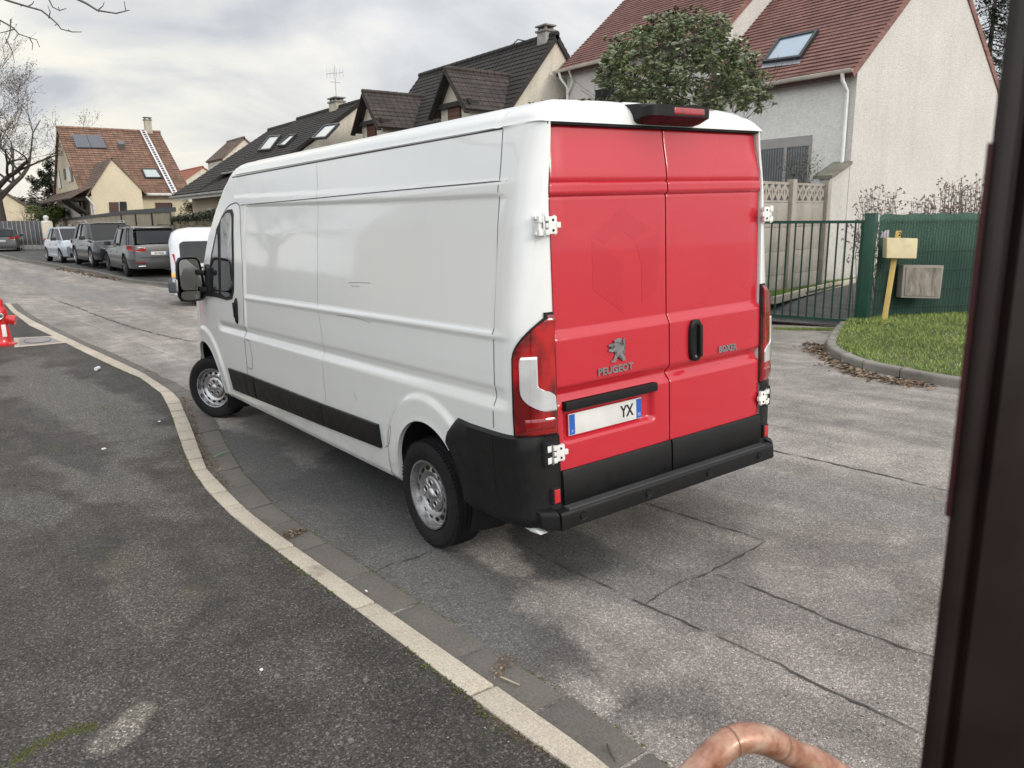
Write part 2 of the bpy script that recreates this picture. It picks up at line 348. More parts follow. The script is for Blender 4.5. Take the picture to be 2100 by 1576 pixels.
# cracks and sealed joints in the road
CRM=M('crack_tar',(.055,.052,.05),.9,var=.3,vs=20); SEAL=asphalt('sealed_joint',(.33,.31,.285),speck=.35,patch=.1)
def ribbon(m,pts,w,o,jit=0,fade=True,seed=0,surf=h):
    rnd=random.Random(seed); P=[]
    n=len(pts)
    for i,p in enumerate(pts):
        t=pts[min(i+1,n-1)]-pts[max(i-1,0)]; t=t/(np.linalg.norm(t[:2])+1e-9); nx,ny=-t[1],t[0]
        ww=w*(1+jit*rnd.uniform(-1,1))*(min(1,(i+.3)/3,(n-1-i+.3)/3) if fade else 1); sh=jit*w*rnd.uniform(-.8,.8)
        P.append([(p[0]+nx*(sh+s*ww/2),p[1]+ny*(sh+s*ww/2),surf(p[0]+nx*s*ww/2,p[1]+ny*s*ww/2)+o) for s in (-1,1)])
    m.grid(P)
cracks=[([(1314,1030),(1440,1070),(1573,1111)],.007),([(1573,1111),(1520,1140),(1457,1174),(1380,1205),(1324,1242)],.008),([(1277,1221),(1324,1242),(1414,1283),(1500,1320),(1577,1354),(1693,1416),(1800,1462),(1900,1515)],.008),
    ([(1457,1174),(1550,1208),(1650,1249),(1757,1296),(1925,1353)],.008),([(1560,921),(1700,950),(1830,980),(1960,1012)],.011),([(769,1178),(800,1160),(850,1145),(901,1124)],.008),([(1034,1103),(1085,1128),(1135,1152),(1277,1221)],.006),
    ([(120,618),(220,655),(310,683),(398,702)],.03)]
m=MB(); k=0
for px_,w in cracks:
    ribbon(m,[q+np.array([f3(q[0]*6,q[1]*6,3)*.012,f3(q[0]*6,q[1]*6,9)*.012,0]) for q in catmull([PG(a,b) for a,b in px_],.05)],w,.0055,.95,seed=k); k+=1
m.v=[v for v in m.v]; struct(m.build('road_cracks',CRM),'thin dark cracks in the road','crack')
m=MB()
for px_,w in (([(36,617),(110,640),(180,664),(220,680),(320,717),(398,748)],.04),):
    ribbon(m,catmull([PG(a,b) for a,b in px_],.09),w,.0035,.22,seed=k); k+=1
struct(m.build('road_sealed_joints',SEAL),'pale sealed joints in the road','joint')
# grass verge island at the right
VK=[(1722,672),(1708,688),(1694,712),(1707,732),(1755,754),(1814,768),(1880,782),(1966,796),(2100,806),(2300,815)]
vk=[PG(a,b,0.0) for a,b in VK]; vk=catmull(vk,.12)
cen=np.array([3.5,-12.5,0.])
def inward(p,d):
    v=cen-p; v[2]=0; return p+v/np.linalg.norm(v)*d
m=MB(); L=0; seg=[]; n=len(vk); i=0
while i<n-1:
    j=min(n-1,i+(5 if i<40 else 7)); P=[]
    for k in range(i,j+1):
        p=vk[k]; q=inward(p,.13); e=(.5 if k in(i,j) else 0)*.0
        P.append([(p[0],p[1],h(*p[:2])-.05),(p[0],p[1],h(*p[:2])+.085),(inward(p,.02)[0],inward(p,.02)[1],h(*p[:2])+.105),(q[0],q[1],h(*q[:2])+.105),(q[0],q[1],h(*q[:2])-.02)])
    # open a small joint at each end
    a,b=np.array(P[0]),np.array(P[1]); P[0]=[tuple(x) for x in a+(b-a)*.07]; a,b=np.array(P[-1]),np.array(P[-2]); P[-1]=[tuple(x) for x in a+(b-a)*.07]
    m.grid(P); s=len(m.v)-5*len(P); m.f+=[(s,s+1,s+2,s+3,s+4),tuple(len(m.v)-5+c for c in (4,3,2,1,0))]
    i=j
struct(m.build('verge_kerb',stone_mat('verge_kerb_stone',(.23,.215,.185),.3),bevel=.012,seg=2),'weathered stone kerb round the grass verge','kerb')
inner=[inward(p,.13) for p in vk]
EARTH=M('earth',(.065,.075,.03),.95,var=.4,vs=5,bump=.6)
m=MB()
def vz(p,k): return h(p[0],p[1])+.09+.06*k
rows=[[tuple(list((p*(1-t)+cen*t)[:2])+[vz(p*(1-t)+cen*t,t)]) for t in (0,.1,.2,.35,.5,.7,1)] for p in inner]
m.grid(rows); gl=PG(1785,659,.1); m.add([inner[0],(7.6,-13.2,.12),(7.4,-16.5,.14),(3.5,-17,.16),(-2,-16,.16),inner[-1],tuple(cen+np.array([0,0,.14]))],[(0,1,6),(1,2,6),(2,3,6),(3,4,6),(4,5,6)])
struct(m.build('verge_ground',EARTH,fix=False),'earth under the grass verge','ground')
def in_verge(x,y):
    poly=[(p[0],p[1]) for p in inner[::4]]+[(-1,-16),(3.5,-17),(7.0,-15.5),(7.15,-12.9)]
    c=False; j=len(poly)-1
    for i in range(len(poly)):
        (xi,yi),(xj,yj)=poly[i],poly[j]
        if (yi>y)!=(yj>y) and x<(xj-xi)*(y-yi)/(yj-yi)+xi: c=not c
        j=i
    return c
def leafmat(name,c1,c2,c3=None,rough=.5,scale=1.2,sub=.0,spec=.4):
    t=NT(name); n=t.noise(scale,4,.6); g=t.N.new('ShaderNodeNewGeometry').outputs['Random Per Island']
    a=t.ramp(g,[(0,c1),(.6,c2),(1,c3 or c2)]); col=t.mix(1,a,t.ramp(n,[(.3,.7),(.7,1.25)]),'MULTIPLY')
    t.set('Base Color',col); t.set('Roughness',rough); t.set('Specular IOR Level',spec); return t.m
GRM=leafmat('grass_blades',(.11,.18,.035),(.20,.28,.06),(.38,.38,.15),.7,.9)
m=MB(); rn=random.Random(11); cnt=0
while cnt<46000:
    x=rn.uniform(-.5,7.4); y=rn.uniform(-14.8,-8.6)
    if not in_verge(x,y): continue
    if f3(x,y,0,1.6)<-.32 and rn.random()<.7: cnt+=.3; continue
    cnt+=1; cl=1+.6*f3(x,y,5,2.2); z=h(x,y)+.09+.06*clamp((-9.5-y)/3,0,1); a=rn.uniform(0,6.28); hh=rn.uniform(.02,.06)*cl; w=rn.uniform(.004,.008); l=rn.uniform(.0,.05)
    b=rn.uniform(0,6.28); dx,dy=math.cos(a)*w,math.sin(a)*w
    m.add([(x-dx,y-dy,z),(x+dx,y+dy,z),(x+math.cos(b)*l,y+math.sin(b)*l,z+hh)],[(0,1,2)])
def stuff(o,lab,cat): o['kind']='stuff'; o['label']=lab; o['category']=cat; return o
stuff(m.build('verge_grass',GRM,fix=False),'rough green grass on the verge by the green fence','grass')
# driveway behind the gate, its edging strip and weeds
m=MB(); m.add([(7.15,-12.72,.012),(10.7,-11.4,.012),(11.5,-13.5,.28),(11.5,-19,.34),(7.0,-19,.34),(6.9,-13.9,.08),(8.9,-13.9,.17)],[(0,1,6),(1,2,6),(2,3,6),(3,4,6),(4,5,6),(5,0,6)])
struct(m.build('driveway',DARKM,fix=False),'dark asphalt driveway behind the green gate','driveway')
LEAFM=leafmat('dead_leaves',(.07,.04,.025),(.16,.10,.06),(.30,.24,.17),.8,3)
def leafpile(name,lab,fn,n,seed,s=.02,mat=None):
    rn=random.Random(seed); m=MB()
    for _ in range(n):
        p=fn(rn); a=rn.uniform(0,6.28); t=rn.uniform(-.5,.5); L=s*rn.uniform(.5,1.5)
        u=np.array([math.cos(a),math.sin(a),t*.5])*L; v=np.array([-math.sin(a),math.cos(a),rn.uniform(-.6,.6)])*L*.45; p=np.array([p[0],p[1],p[2]+rn.uniform(.002,.012)])
        m.add([p-u,p+v,p+u,p-v+np.array([0,0,L*.3])],[(0,1,2),(0,2,3)])
    return stuff(m.build(name,mat or LEAFM,fix=False),lab,'leaves')
def gpile(pts,spread,o=0):
    P=[PG(a,b,o) for a,b in pts]
    def fn(rn):
        i=rn.randrange(len(P)-1) if len(P)>1 else 0; t=rn.random(); p=P[i]*(1-t)+P[min(i+1,len(P)-1)]*t; x=p[0]+rn.gauss(0,spread); y=p[1]+rn.gauss(0,spread); return (x,y,h(x,y)+o)
    return fn
leafpile('fallen_leaves','brown fallen leaves heaped at the tip of the verge kerb',gpile([(1668,705),(1680,718),(1690,728),(1720,750),(1760,768),(1830,782),(1900,793)],.09,.004),900,2,.035)
leafpile('fallen_leaves','brown fallen leaves against the far kerb',gpile([(110,551),(150,558),(190,566),(240,574)],.12,.01),260,3,.05)
leafpile('gutter_debris','dark wet leaves and dirt along the gutter',gpile([(375,815),(392,845),(400,880),(413,915),(435,955),(470,1000)],.022,.006),700,4,.010)
leafpile('gutter_debris','small heap of reddish dead leaves lying on a gutter joint',gpile([(585,1100),(615,1090)],.03,.014),190,5,.010)
leafpile('gutter_debris','broken twigs and leaves on the near gutter stones',gpile([(1015,1385),(1045,1350)],.025,.014),90,6,.008)
MOSS=leafmat('moss',(.05,.06,.011),(.09,.10,.03),(.13,.12,.05),.95,4)
rn=random.Random(21); m=MB()
for _ in range(3600):
    x=rn.uniform(-.5,14)**1.0; w=rn.random()
    if w<.5: y=yin(x)+abs(rn.gauss(0,.022)); o=OK_; thr=-.1
    else: y=ygut(x)-abs(rn.gauss(0,.012)); o=.0; thr=-.35
    if f3(x,w>.5,2,1.3)<thr: continue
    s=rn.uniform(.003,.008); z=h(x,y)+o; a=rn.uniform(0,3)
    m.add([(x+s*math.cos(a),y+s*math.sin(a),z),(x-s*math.sin(a),y+s*math.cos(a),z),(x-s*math.cos(a),y-s*math.sin(a),z),(x+s*math.sin(a),y-s*math.cos(a),z),(x,y,z+s*.8)],[(0,1,4),(1,2,4),(2,3,4),(3,0,4)])
for _ in range(700):
    t=rn.random(); p=PG(20+175*t,1565-75*t-math.sin(t*3)*15,OK_+.006); x,y=p[0]+rn.gauss(0,.02),p[1]+rn.gauss(0,.009); s=rn.uniform(.002,.006); z=h(x,y)+OK_
    m.add([(x+s,y,z),(x,y+s,z),(x-s,y,z),(x,y-s,z),(x,y,z+s*1.5)],[(0,1,4),(1,2,4),(2,3,4),(3,0,4)])
stuff(m.build('moss',MOSS,fix=False),'green moss in the joints along the kerb and gutter','moss')
# twigs and litter
TW=M('twig_bark',(.06,.045,.035),.8); WH=M('white_litter',(.7,.7,.68),.5)
def twig(a,b,r,lab,mat=TW,o=OK_+.01,name='twig',cat='twig'):
    p,q=PG(*a,o),PG(*b,o); mm=(p+q)/2+np.array([.004,.003,.002]); t=MB().tube([p,mm,q],[r,r*.9,r*.6],6); return tag(t.build(name,mat,smooth=True),lab,cat)
twig((578,1480),(595,1497),.004,'short dark twig lying on the pavement near the bottom edge')
twig((1245,1527),(1262,1562),.004,'thin dark twig on the gutter stones at the bottom edge',o=.015)
twig((1025,1388),(1065,1405),.004,'pale broken twig lying across the gutter',mat=M('pale_twig',(.45,.38,.28),.7),o=.016)
twig((440,937),(469,924),.0035,'thin green plastic straw on the gutter',mat=M('green_plastic',(.12,.5,.22),.4),o=.02,name='straw',cat='straw')
def can():
    p=PG(200,756,OK_+.025); r=root('crushed_can','crushed white and black can on the pavement',cat='can',loc=p,rz=-.55)
    m=MB().lathe([(.0,-.06),(.024,-.058),(.028,-.05),(.026,-.01),(.020,.015),(.027,.035),(.024,.045)],axis='x',n=14); o=m.build('can_body',WH,r,smooth=True)
    m=MB().lathe([(.024,.045),(.022,.062),(0,.063)],axis='x',n=14); m.build('can_end',M('can_black',(.03,.03,.03),.4),r,smooth=True)
can()
def scrap(px_,s,lab,seed,o=OK_+.006,mat=WH,cat='litter',name='paper_scrap'):
    rn=random.Random(seed); p=PG(*px_,o); n=7; P=[(p[0]+s*math.cos(2*math.pi*k/n)*rn.uniform(.5,1.2),p[1]+s*math.sin(2*math.pi*k/n)*rn.uniform(.4,.9),p[2]) for k in range(n)]
    tag(MB().prism(P,(0,0,.005)).build(name,mat),lab,cat)
scrap((213,921),.035,'torn white paper scrap on the pavement left of the kerb bend',1); scrap((327,865),.022,'small white scrap on the pavement beside the kerb',2)
scrap((536,1375),.012,'small curled white scrap in the middle of the near pavement',3); scrap((751,1213),.012,'tiny white cap lying on a gutter stone',4,o=.016)
GUM=M('old_gum',(.13,.125,.12),.9)
m=MB(); rn=random.Random(5)
for (a,b) in [(749,1398),(260,1236),(195,1455),(155,1013),(337,1290),(72,1025),(480,1358),(1180,1560)]+[(rn.uniform(20,900),rn.uniform(900,1560)) for _ in range(6)]:
    p=PG(a,b,OK_); 
    if p[1]<yin(p[0])+.03: continue
    s=rn.uniform(.006,.016); m.lathe([(0,.006),(s*.9,.0095),(s,.0)],c=(p[0],p[1],p[2]),n=9)
stuff(m.build('gum_spots',GUM),'flattened pale gum spots on the pavement','gum')
# access cover beside the hydrant
def cover():
    t=NT('cover_metal'); d=t.noise(30,3); t.set('Base Color',t.ramp(d,[(.3,(.2,.19,.185)),(.7,(.33,.31,.3))])); t.set('Metallic',.4); t.set('Roughness',.6)
    P=[PG(*q,OK_) for q in ((28,694),(108,690),(142,703),(30,713))]; c=sum(P)/4
    r=root('access_cover','grey metal access cover set in the pavement beside the red hydrant','cover',c)
    MB().prism([p+np.array([0,0,.0]) for p in P],(0,0,.006)).build('surround',KM,r,world=True)
    MB().prism([c+(p-c)*.78+np.array([0,0,.004]) for p in P],(0,0,.006)).build('lid',t.m,r,world=True)
    m=MB(); m.tube([c+np.array([.32*math.cos(a),.2*math.sin(a),.012]) for a in np.linspace(0,6.283,30)],.006,5); m.build('lid_ring',M('cover_dark',(.1,.1,.1),.6),r,world=True)
cover()
# ================================================================= WHITE VAN
VM=Matrix(((.99962,-.0007,.0277,2.827),(0,.99974,.0226,-3.182),(-.0277,-.0226,.99936,.033),(0,0,0,1)))
van=root('delivery_van','large white panel van with red rear doors parked against the kerb','van'); van.matrix_world=VM; van.rotation_mode='XYZ'
def paint(name,c,rough=.28,coat=.8,dirt=.25,var=.02,wavy=True):
    t=NT(name); n=t.noise(1.3,5,.6); col=t.ramp(n,[(.3,sc3(c,1-var)),(.7,sc3(c,1+var))])
    x=t.xyz()[2]; low=t.mr(x,.9,.3); dn=t.mr(t.noise(3,7,.75,co=t.mapping((1,1,2.2))),.30,.75)
    col=t.mix(t.math('MULTIPLY',t.math('MULTIPLY',low,dn),dirt),col,(.20,.17,.13))
    v=t.noise(2.2,6,.7,co=t.mapping((5,5,.35))); col=t.mix(t.math('MULTIPLY',t.mr(v,.45,.85),dirt*.15),col,(.45,.42,.36))
    t.set('Base Color',col); t.set('Roughness',t.mr(t.noise(1.5,3,.5),.3,.7,rough-.04,rough+.06)); t.set('Coat Weight',coat); t.set('Coat Roughness',.045)
    if not wavy: return t.m
    w=t.bump(t.noise(1.3,2,.4),.06,.05); t.L.new(w,t.b.inputs['Coat Normal']); return t.m
VW=paint('van_white_paint',(.70,.71,.69),.20,1.0,.30,.01); VR=paint('van_red_vinyl',(.475,.014,.027),.26,.6,.0,.015,False)
VB=M('black_trim_plastic',(.006,.006,.0065),.5,var=.25,vs=4,bump=.15,bs=400,dirt=.06,spec=.28); RUB=M('tyre_rubber',(.010,.010,.011),.8,var=.25,vs=6,bump=.3,bs=90,dirt=.08,spec=.25)
BLK=M('deep_black',(.004,.004,.005),.9); DGL=M('dark_glass',(.006,.009,.009),.06,spec=.8,coat=1,rv=.02)
STEEL=M('wheel_steel',(.46,.46,.47),.30,.92,var=.10,vs=9,dirt=.08); CHR=M('chrome',(.75,.75,.75),.12,1)
GREYM=M('underbody_metal',(.03,.03,.03),.8,var=.3)
ZP=[.30,.36,.65,1.0,1.2,1.4,1.9,2.1,2.3,2.37]; YP=[.955,.985,1.008,1.017,1.008,.992,.935,.898,.852,.835]
def Yp(z): return float(np.interp(z,ZP,YP))
def ss(a,b,x): t=clamp((x-a)/(b-a),0,1); return t*t*(3-2*t)
def box1(a,b,e,x): return ss(a-e,a+e,x)*(1-ss(b-e,b+e,x))
AR=(.955,.415,.405); AF=(5.60,.40,.46)
def lift(x,z): return .024*max(0,x-.2)*clamp((z-1.4)/1.0,0,1)
def feat(x,z):
    z=z-lift(x,z); d=0
    d-=.013*box1(.20,4.16,.012,x)*box1(1.385,2.045,.010,z)
    d-=.006*box1(.20,4.5,.01,x)*ss(2.108,2.118,z)*(1-ss(2.36,2.372,z))
    d-=.010*box1(.17,4.16,.012,x)*(1-ss(1.345,1.365,z))*ss(1.06,1.10,z)
    d-=.024*box1(.16,5.0,.05,x)*max(0,1-abs(z-1.06)/.055)
    for (cx,cz,r) in (AR,AF):
        q=math.hypot(x-cx,z-cz); R=r+.155
        d+=.020*(1-ss(R-.045,R+.005,q))*ss(cz-.25,cz+.15,z)
    return d
# plan outline of the rear corner: (x,k)  y=Y-k*(Y-YD)
def YD(z): return .803-.03*ss(2.0,2.36,z)
CORN=[(.065,1.),(.004,1.),(0.0,.93),(.004,.80),(.014,.62),(.030,.43),(.052,.26),(.085,.12),(.13,.045),(.19,.012),(.26,0)]
def S(x,z,k=0,off=0.):
    y=Yp(z)+feat(x,z); 
    y=y-k*(y-YD(z))
    if x>5.55: y*=1-.30*((x-5.55)/1.0)**2.3
    return y+off
def ztop(x): return float(np.interp(x,[0,4.35,4.6,4.85,5.1,5.35,5.5,5.65,6.1,6.35,6.5],[9,2.62,2.52,2.36,2.13,1.85,1.62,1.44,1.28,1.1,.85]))
ROOF=[(.835,2.376),(.828,2.385),(.822,2.41),(.805,2.445),(.775,2.475),(.73,2.497),(.66,2.512),(.655,2.520),(.50,2.528),(.45,2.520),(.44,2.528),(.22,2.534),(.19,2.526),(.18,2.534),(0,2.537)]
zs=[.30,.325]+list(np.arange(.36,2.37,.0125))+[2.366]
cols=CORN+[(x,0) for x in np.arange(.28,6.5,.018)]+[(6.5,0)]
def body_point(x,k,j):
    if j<len(zs):
        z=zs[j]; zz=z+lift(x,z); y=S(x,z if z>1.4 else z,k)
        if j==0: y-=.10
    else:
        y,z=ROOF[j-len(zs)]; g=1.0
        if x<.17: g=math.sqrt(max(0,1-(1-x/.17)**2))
        z=2.366+(z-2.366)*g*.80; zz=z+lift(x,z)
        if x<.3: y=y-(k*.028)*ss(.3,.8,y)
        if x>5.55: y*=1-.30*((x-5.55)/1.0)**2.3
        if .3<x<.36 and y>.655: zz-=.004
    return [x,y,min(zz,ztop(x))]
NR=len(zs)+len(ROOF)
P=[[body_point(x,k,j) for j in range(NR)] for x,k in cols]
for (cx,cz,r) in (AR,AF):
    for r_ in P:
        for p in r_:
            d=math.hypot(p[0]-cx,p[2]-cz)
            if abs(d-r)<.0105 and p[1]>.8: p[0]=cx+(p[0]-cx)*r/d; p[2]=cz+(p[2]-cz)*r/d
def inhole(q):
    cx=sum(a[0] for a in q)/4; cz=sum(a[2] for a in q)/4; cy=sum(a[1] for a in q)/4
    if cy<.7: return False
    return any(math.hypot(cx-a,cz-b)<r-.004 or (abs(cx-a)<r-.01 and cz<b and cz<.36) for a,b,r in (AR,AF))
m=MB()
for sgn in (1,-1):
    base=len(m.v); m.v+=[(p[0],sgn*p[1],max(p[2],.425) if p[0]<.60 else p[2]) for r_ in P for p in r_]
    for i in range(len(P)-1):
        for j in range(NR-1):
            if j<60 and inhole([P[i][j],P[i+1][j],P[i+1][j+1],P[i][j+1]]): continue
            f=(base+i*NR+j,base+(i+1)*NR+j,base+(i+1)*NR+j+1,base+i*NR+j+1)
            m.f.append(f if sgn<0 else f[::-1])
nose=[p for p in P[-1]]
m.add([(p[0],p[1],p[2]) for p in nose]+[(p[0],-p[1],p[2]) for p in nose[::-1]],[tuple(range(2*NR))])
m.build('body',VW,van,smooth=True,fix=False,auto=50)
# underside, wheel wells, cargo floor
m=MB(); m.box(.03,6.2,-.5,.5,.36,.46); m.box(1.45,5.05,-.86,.86,.34,.50); m.box(.1,.5,-.84,.84,.40,.56); m.box(1.35,1.42,-.9,.9,.4,.9); m.box(.45,.5,-.9,.9,.4,.9)
m.tube([(1.015,-.7,.33),(1.015,.7,.33)],.055,10); m.tube([(1.3,.25,.38),(.3,.25,.40)],.06,10); m.box(3.2,4.2,.3,.7,.26,.36); m.build('underbody',GREYM,van)
for (cx,cz,r) in (AR,AF):
    for s in (1,-1): MB().lathe([(r+.005,s*.985),(r+.03,s*.8),(r+.02,s*.55),(0,s*.54)],c=(cx,0,cz),axis='y',n=40,a0=-.5,a1=math.pi+.5).build('wheel_well',BLK,van,smooth=True,fix=False)

# side glazing/body seams
GAP=M('panel_gap',(.05,.05,.05),.8)
def side_ribbon(m,pts,w,off=.0015,s=1,dense=.03):
    pts=catmull([np.array([x,z,0]) for x,z in pts],dense); n=len(pts); R=[]
    for i,p in enumerate(pts):
        t=pts[min(i+1,n-1)]-pts[max(i-1,0)]; t/=np.linalg.norm(t)+1e-9
        row=[]
        for q in (-w/2,w/2):
            x,z=p[0]-t[1]*q,p[1]+t[0]*q; zc=z-lift(x,z); row.append((x,s*(S(x,zc)+off),z))
        R.append(row)
    m.grid(R)
for s in (1,-1):
    m=MB()
    side_ribbon(m,[(.30,2.366),(.27,2.12),(.25,1.75),(.25,1.38),(.24,1.1),(.25,.90)],.005,s=s)
    side_ribbon(m,[(2.62,2.415),(2.53,2.15),(2.5,1.8),(2.50,1.42),(2.42,1.14),(2.45,.68)],.0022,s=s)
    side_ribbon(m,[(5.02,1.98),(4.72,2.17),(4.50,2.215),(4.34,2.20),(4.27,2.1),(4.22,1.8),(4.19,1.38),(4.21,1.1),(4.28,.66),(4.28,.42)],.008,s=s)
    side_ribbon(m,[(.20,2.115),(1.5,2.14),(3,2.165),(4.28,2.19)],.006,s=s)
    side_ribbon(m,[(.30,2.368),(1.5,2.394),(3,2.424),(4.6,2.455)],.009,s=s)
    side_ribbon(m,[(4.10,.99),(4.075,.86),(4.12,.73),(4.26,.725)],.006,s=s)
    side_ribbon(m,[(4.10,.99),(4.2,.995)],.005,s=s)
    side_ribbon(m,[(1.55,.52),(1.43,.58),(1.38,.70)],.004,s=s)
    m.build('panel_gap',GAP,van,fix=False)
for pts in ([(1.97,1.575),(1.80,1.582),(1.64,1.583)],[(1.93,1.555),(1.80,1.556)],[(2.14,1.345),(1.9,1.352),(1.63,1.335)],[(1.93,.83),(1.91,.81),(1.90,.79)]):
    m=MB(); side_ribbon(m,pts,.004,.002,1,.05); m.build('scratch',M('scratch_grey',(.30,.30,.29),.7) if 'SCRG' not in globals() else SCRG,van,fix=False)
# wheel arch lips
def arc_strip(m,c,r0,r1,a0,a1,s,off0,off1,n=40):
    m.grid([[(c[0]+r*math.cos(a),s*(S(c[0]+r*math.cos(a),c[1]+r*math.sin(a))+o),c[1]+r*math.sin(a)) for r,o in ((r0,off0-.03),(r0,off0),(r1,off1))] for a in np.linspace(a0,a1,n)])
for s in (1,-1):
    for c_,a_,b_ in ((AR,-12,135),(AF,-8,188)):
        m=MB(); arc_strip(m,c_,c_[2]-.014,c_[2]+.022,RAD(a_),RAD(b_),s,.004,.001); m.build('arch_lip',VW,van,smooth=True,fix=False)
# black side mouldings, four lengths a side
def side_patch(name,poly_top,poly_bot,mat,off,s=1,n=None,rows=5,thick=.012):
    """patch between two polylines (x,z) matched by parameter, standing proud of the panel"""
    T=resample([(x,z,0) for x,z in poly_top],n or 14); B=resample([(x,z,0) for x,z in poly_bot],n or 14)
    nn=len(T); rr=rows; R=[]
    for i in range(-1,nn+1):
        ii=clamp(i,0,nn-1); row=[]
        for j in range(-1,rr+1):
            jj=clamp(j,0,rr-1); t=jj/(rr-1); x=B[ii][0]*(1-t)+T[ii][0]*t; z=B[ii][1]*(1-t)+T[ii][1]*t
            edge=(i in(-1,nn)) or (j in(-1,rr)); near=(ii in(0,nn-1)) or (jj in (0,rr-1))
            o=(-.01 if edge else (off*.72 if near else off)); row.append((x,s*(Yp(z)+feat(x,z)*.0+o),z))
        R.append(row)
    # pull the border vertices just inside
    return MB().grid(R).build(name,mat,van,smooth=True,fix=True,auto=60)
for s in (1,-1):
    for (xa,xb,tb,bb) in ((4.80,4.285,(.645,.655),(.435,.445)),(4.275,4.075,(.655,.655),(.445,.45)),(4.065,2.515,(.655,.66),(.45,.485)),(2.505,1.585,(.66,.672),(.485,.512))):
        dx=.045 if xa==4.80 else 0
        side_patch('side_moulding',[(xa+dx,tb[0]),(xb,tb[1])],[(xa,bb[0]),(xb,bb[1])],VB,.030,s)
# black rear quarter trim (follows the corner) and bumper
def corner_col(x,k,z,off):
    y=Yp(z); y=y-k*(y-YD(z)); 
    # outward normal mixes +y and -x
    nx=-min(1,k*1.4); ny=math.sqrt(max(0,1-nx*nx)); return (x+nx*off,y+ny*off+feat(x,z)*(1 if x>.2 and z<.92 else 0),z)
CC=[(x,k) for x,k in CORN if x!=.065][::1]
for s in (1,-1):
    R=[]
    zr=[.885,.87,.80,.74,.68,.6,.52,.46,.42,.405]
    for x,k in [c for c in CC]+[(.33,0),(.40,0),(.46,0)]:
        R.append([(lambda p:(p[0],s*p[1],p[2]))(corner_col(x,k,z,.020-(.02 if j==0 else 0)-(.012 if j==len(zr)-1 else 0)+(.012 if z<.5 else 0))) for j,z in enumerate(zr)])
    # run forward to the arch edge
    for t in (.2,.4,.6,.8,1.0):
        row=[]
        for j,z in enumerate(zr):
            dz=z-AR[1]; xa=AR[0]-0.0-math.sqrt(max(0,(AR[2]-.014)**2-dz*dz))
            if z>.78: xa=.62+( .885-z)*.95
            x=.46+(xa-.46)*t if xa>.46 else .46-(.46-xa)*t
            row.append((x,s*(Yp(z)+max(0,feat(x,z))+.020-(.02 if j==0 else 0)-(.012 if j==len(zr)-1 else 0)+(.012 if z<.5 else 0)-(.03 if t==1 else 0)),z+(.012*t if j==0 else 0)+(.02*t if z<.5 else 0)))
        R.append(row)
    m=MB().grid(R); m.build('quarter_trim',VB,van,smooth=True,auto=50)
    m=MB(); side=lambda z:None
    R=[[(.245,s*(Yp(z)+.0215),z),(.251,s*(Yp(z)+.0215),z)] for z in np.linspace(.41,.87,8)]; MB().grid(R).build('panel_gap',BLK,van,fix=False)
def vbox(name,mat,x0,x1,y0,y1,z0,z1,bev=.01,parent=van,seg=3): return MB().box(x0,x1,y0,y1,z0,z1).build(name,mat,parent,bevel=bev,seg=seg)
bump=MB(); bump.prism([(-.082,-.86,.400),(-.082,-.86,.478),(-.074,-.86,.490),(-.005,-.86,.497),(.03,-.86,.497),(.03,-.86,.402),(-.04,-.86,.385)],(0,1.72,0))
bo=bump.build('rear_bumper',VB,van,bevel=.006,seg=2)
for s in (1,-1):
    m=MB(); m.prism([(-.082,s*.866,.400),(-.077,s*.866,.480),(-.065,s*.866,.494),(.02,s*.866,.52),(.10,s*.866,.52),(.10,s*.866,.40)],(0,s*.075,0))
    m.v=[(x+(.06 if abs(y)>.9 else 0),y,z+(.012 if abs(y)>.9 and z<.42 else 0)) for x,y,z in m.v]; m.build('bumper_corner',VB,bo,bevel=.018,seg=3)
m=MB()
for i in range(5): m.box(-.070+i*.0145,-.064+i*.0145,-.80,.80,.490,.5)
m.build('step_ribs',M('step_rib',(.05,.05,.052),.55),bo)
for y in (-.72,-.25,.25,.72):
    MB().lathe([(0,-.089),(.016,-.088),(.018,-.082),(.024,-.0845),(.026,-.077)],c=(0,y,.443),axis='x',n=20).build('parking_sensor',VB,bo,smooth=True)
# red reflectors set in the bumper corners
REDP=M('reflector_red',(.45,.01,.012),.25,coat=1)
for s in (1,-1):
    vbox('reflector_frame',BLK,-.036,.03,min(s*.822,s*.872),max(s*.822,s*.872),.525,.61,.006); vbox('rear_reflector',REDP,-.040,.02,min(s*.829,s*.865),max(s*.829,s*.865),.532,.603,.004)
# pale sill tail seen under the trim
for s in (1,-1): MB().prism([(.30,s*.90,.405),(.06,s*.90,.378),(-.02,s*.90,.385),(.1,s*.90,.42)],(0,s*.05,0)).build('sill_tail',VW,van,bevel=.004)
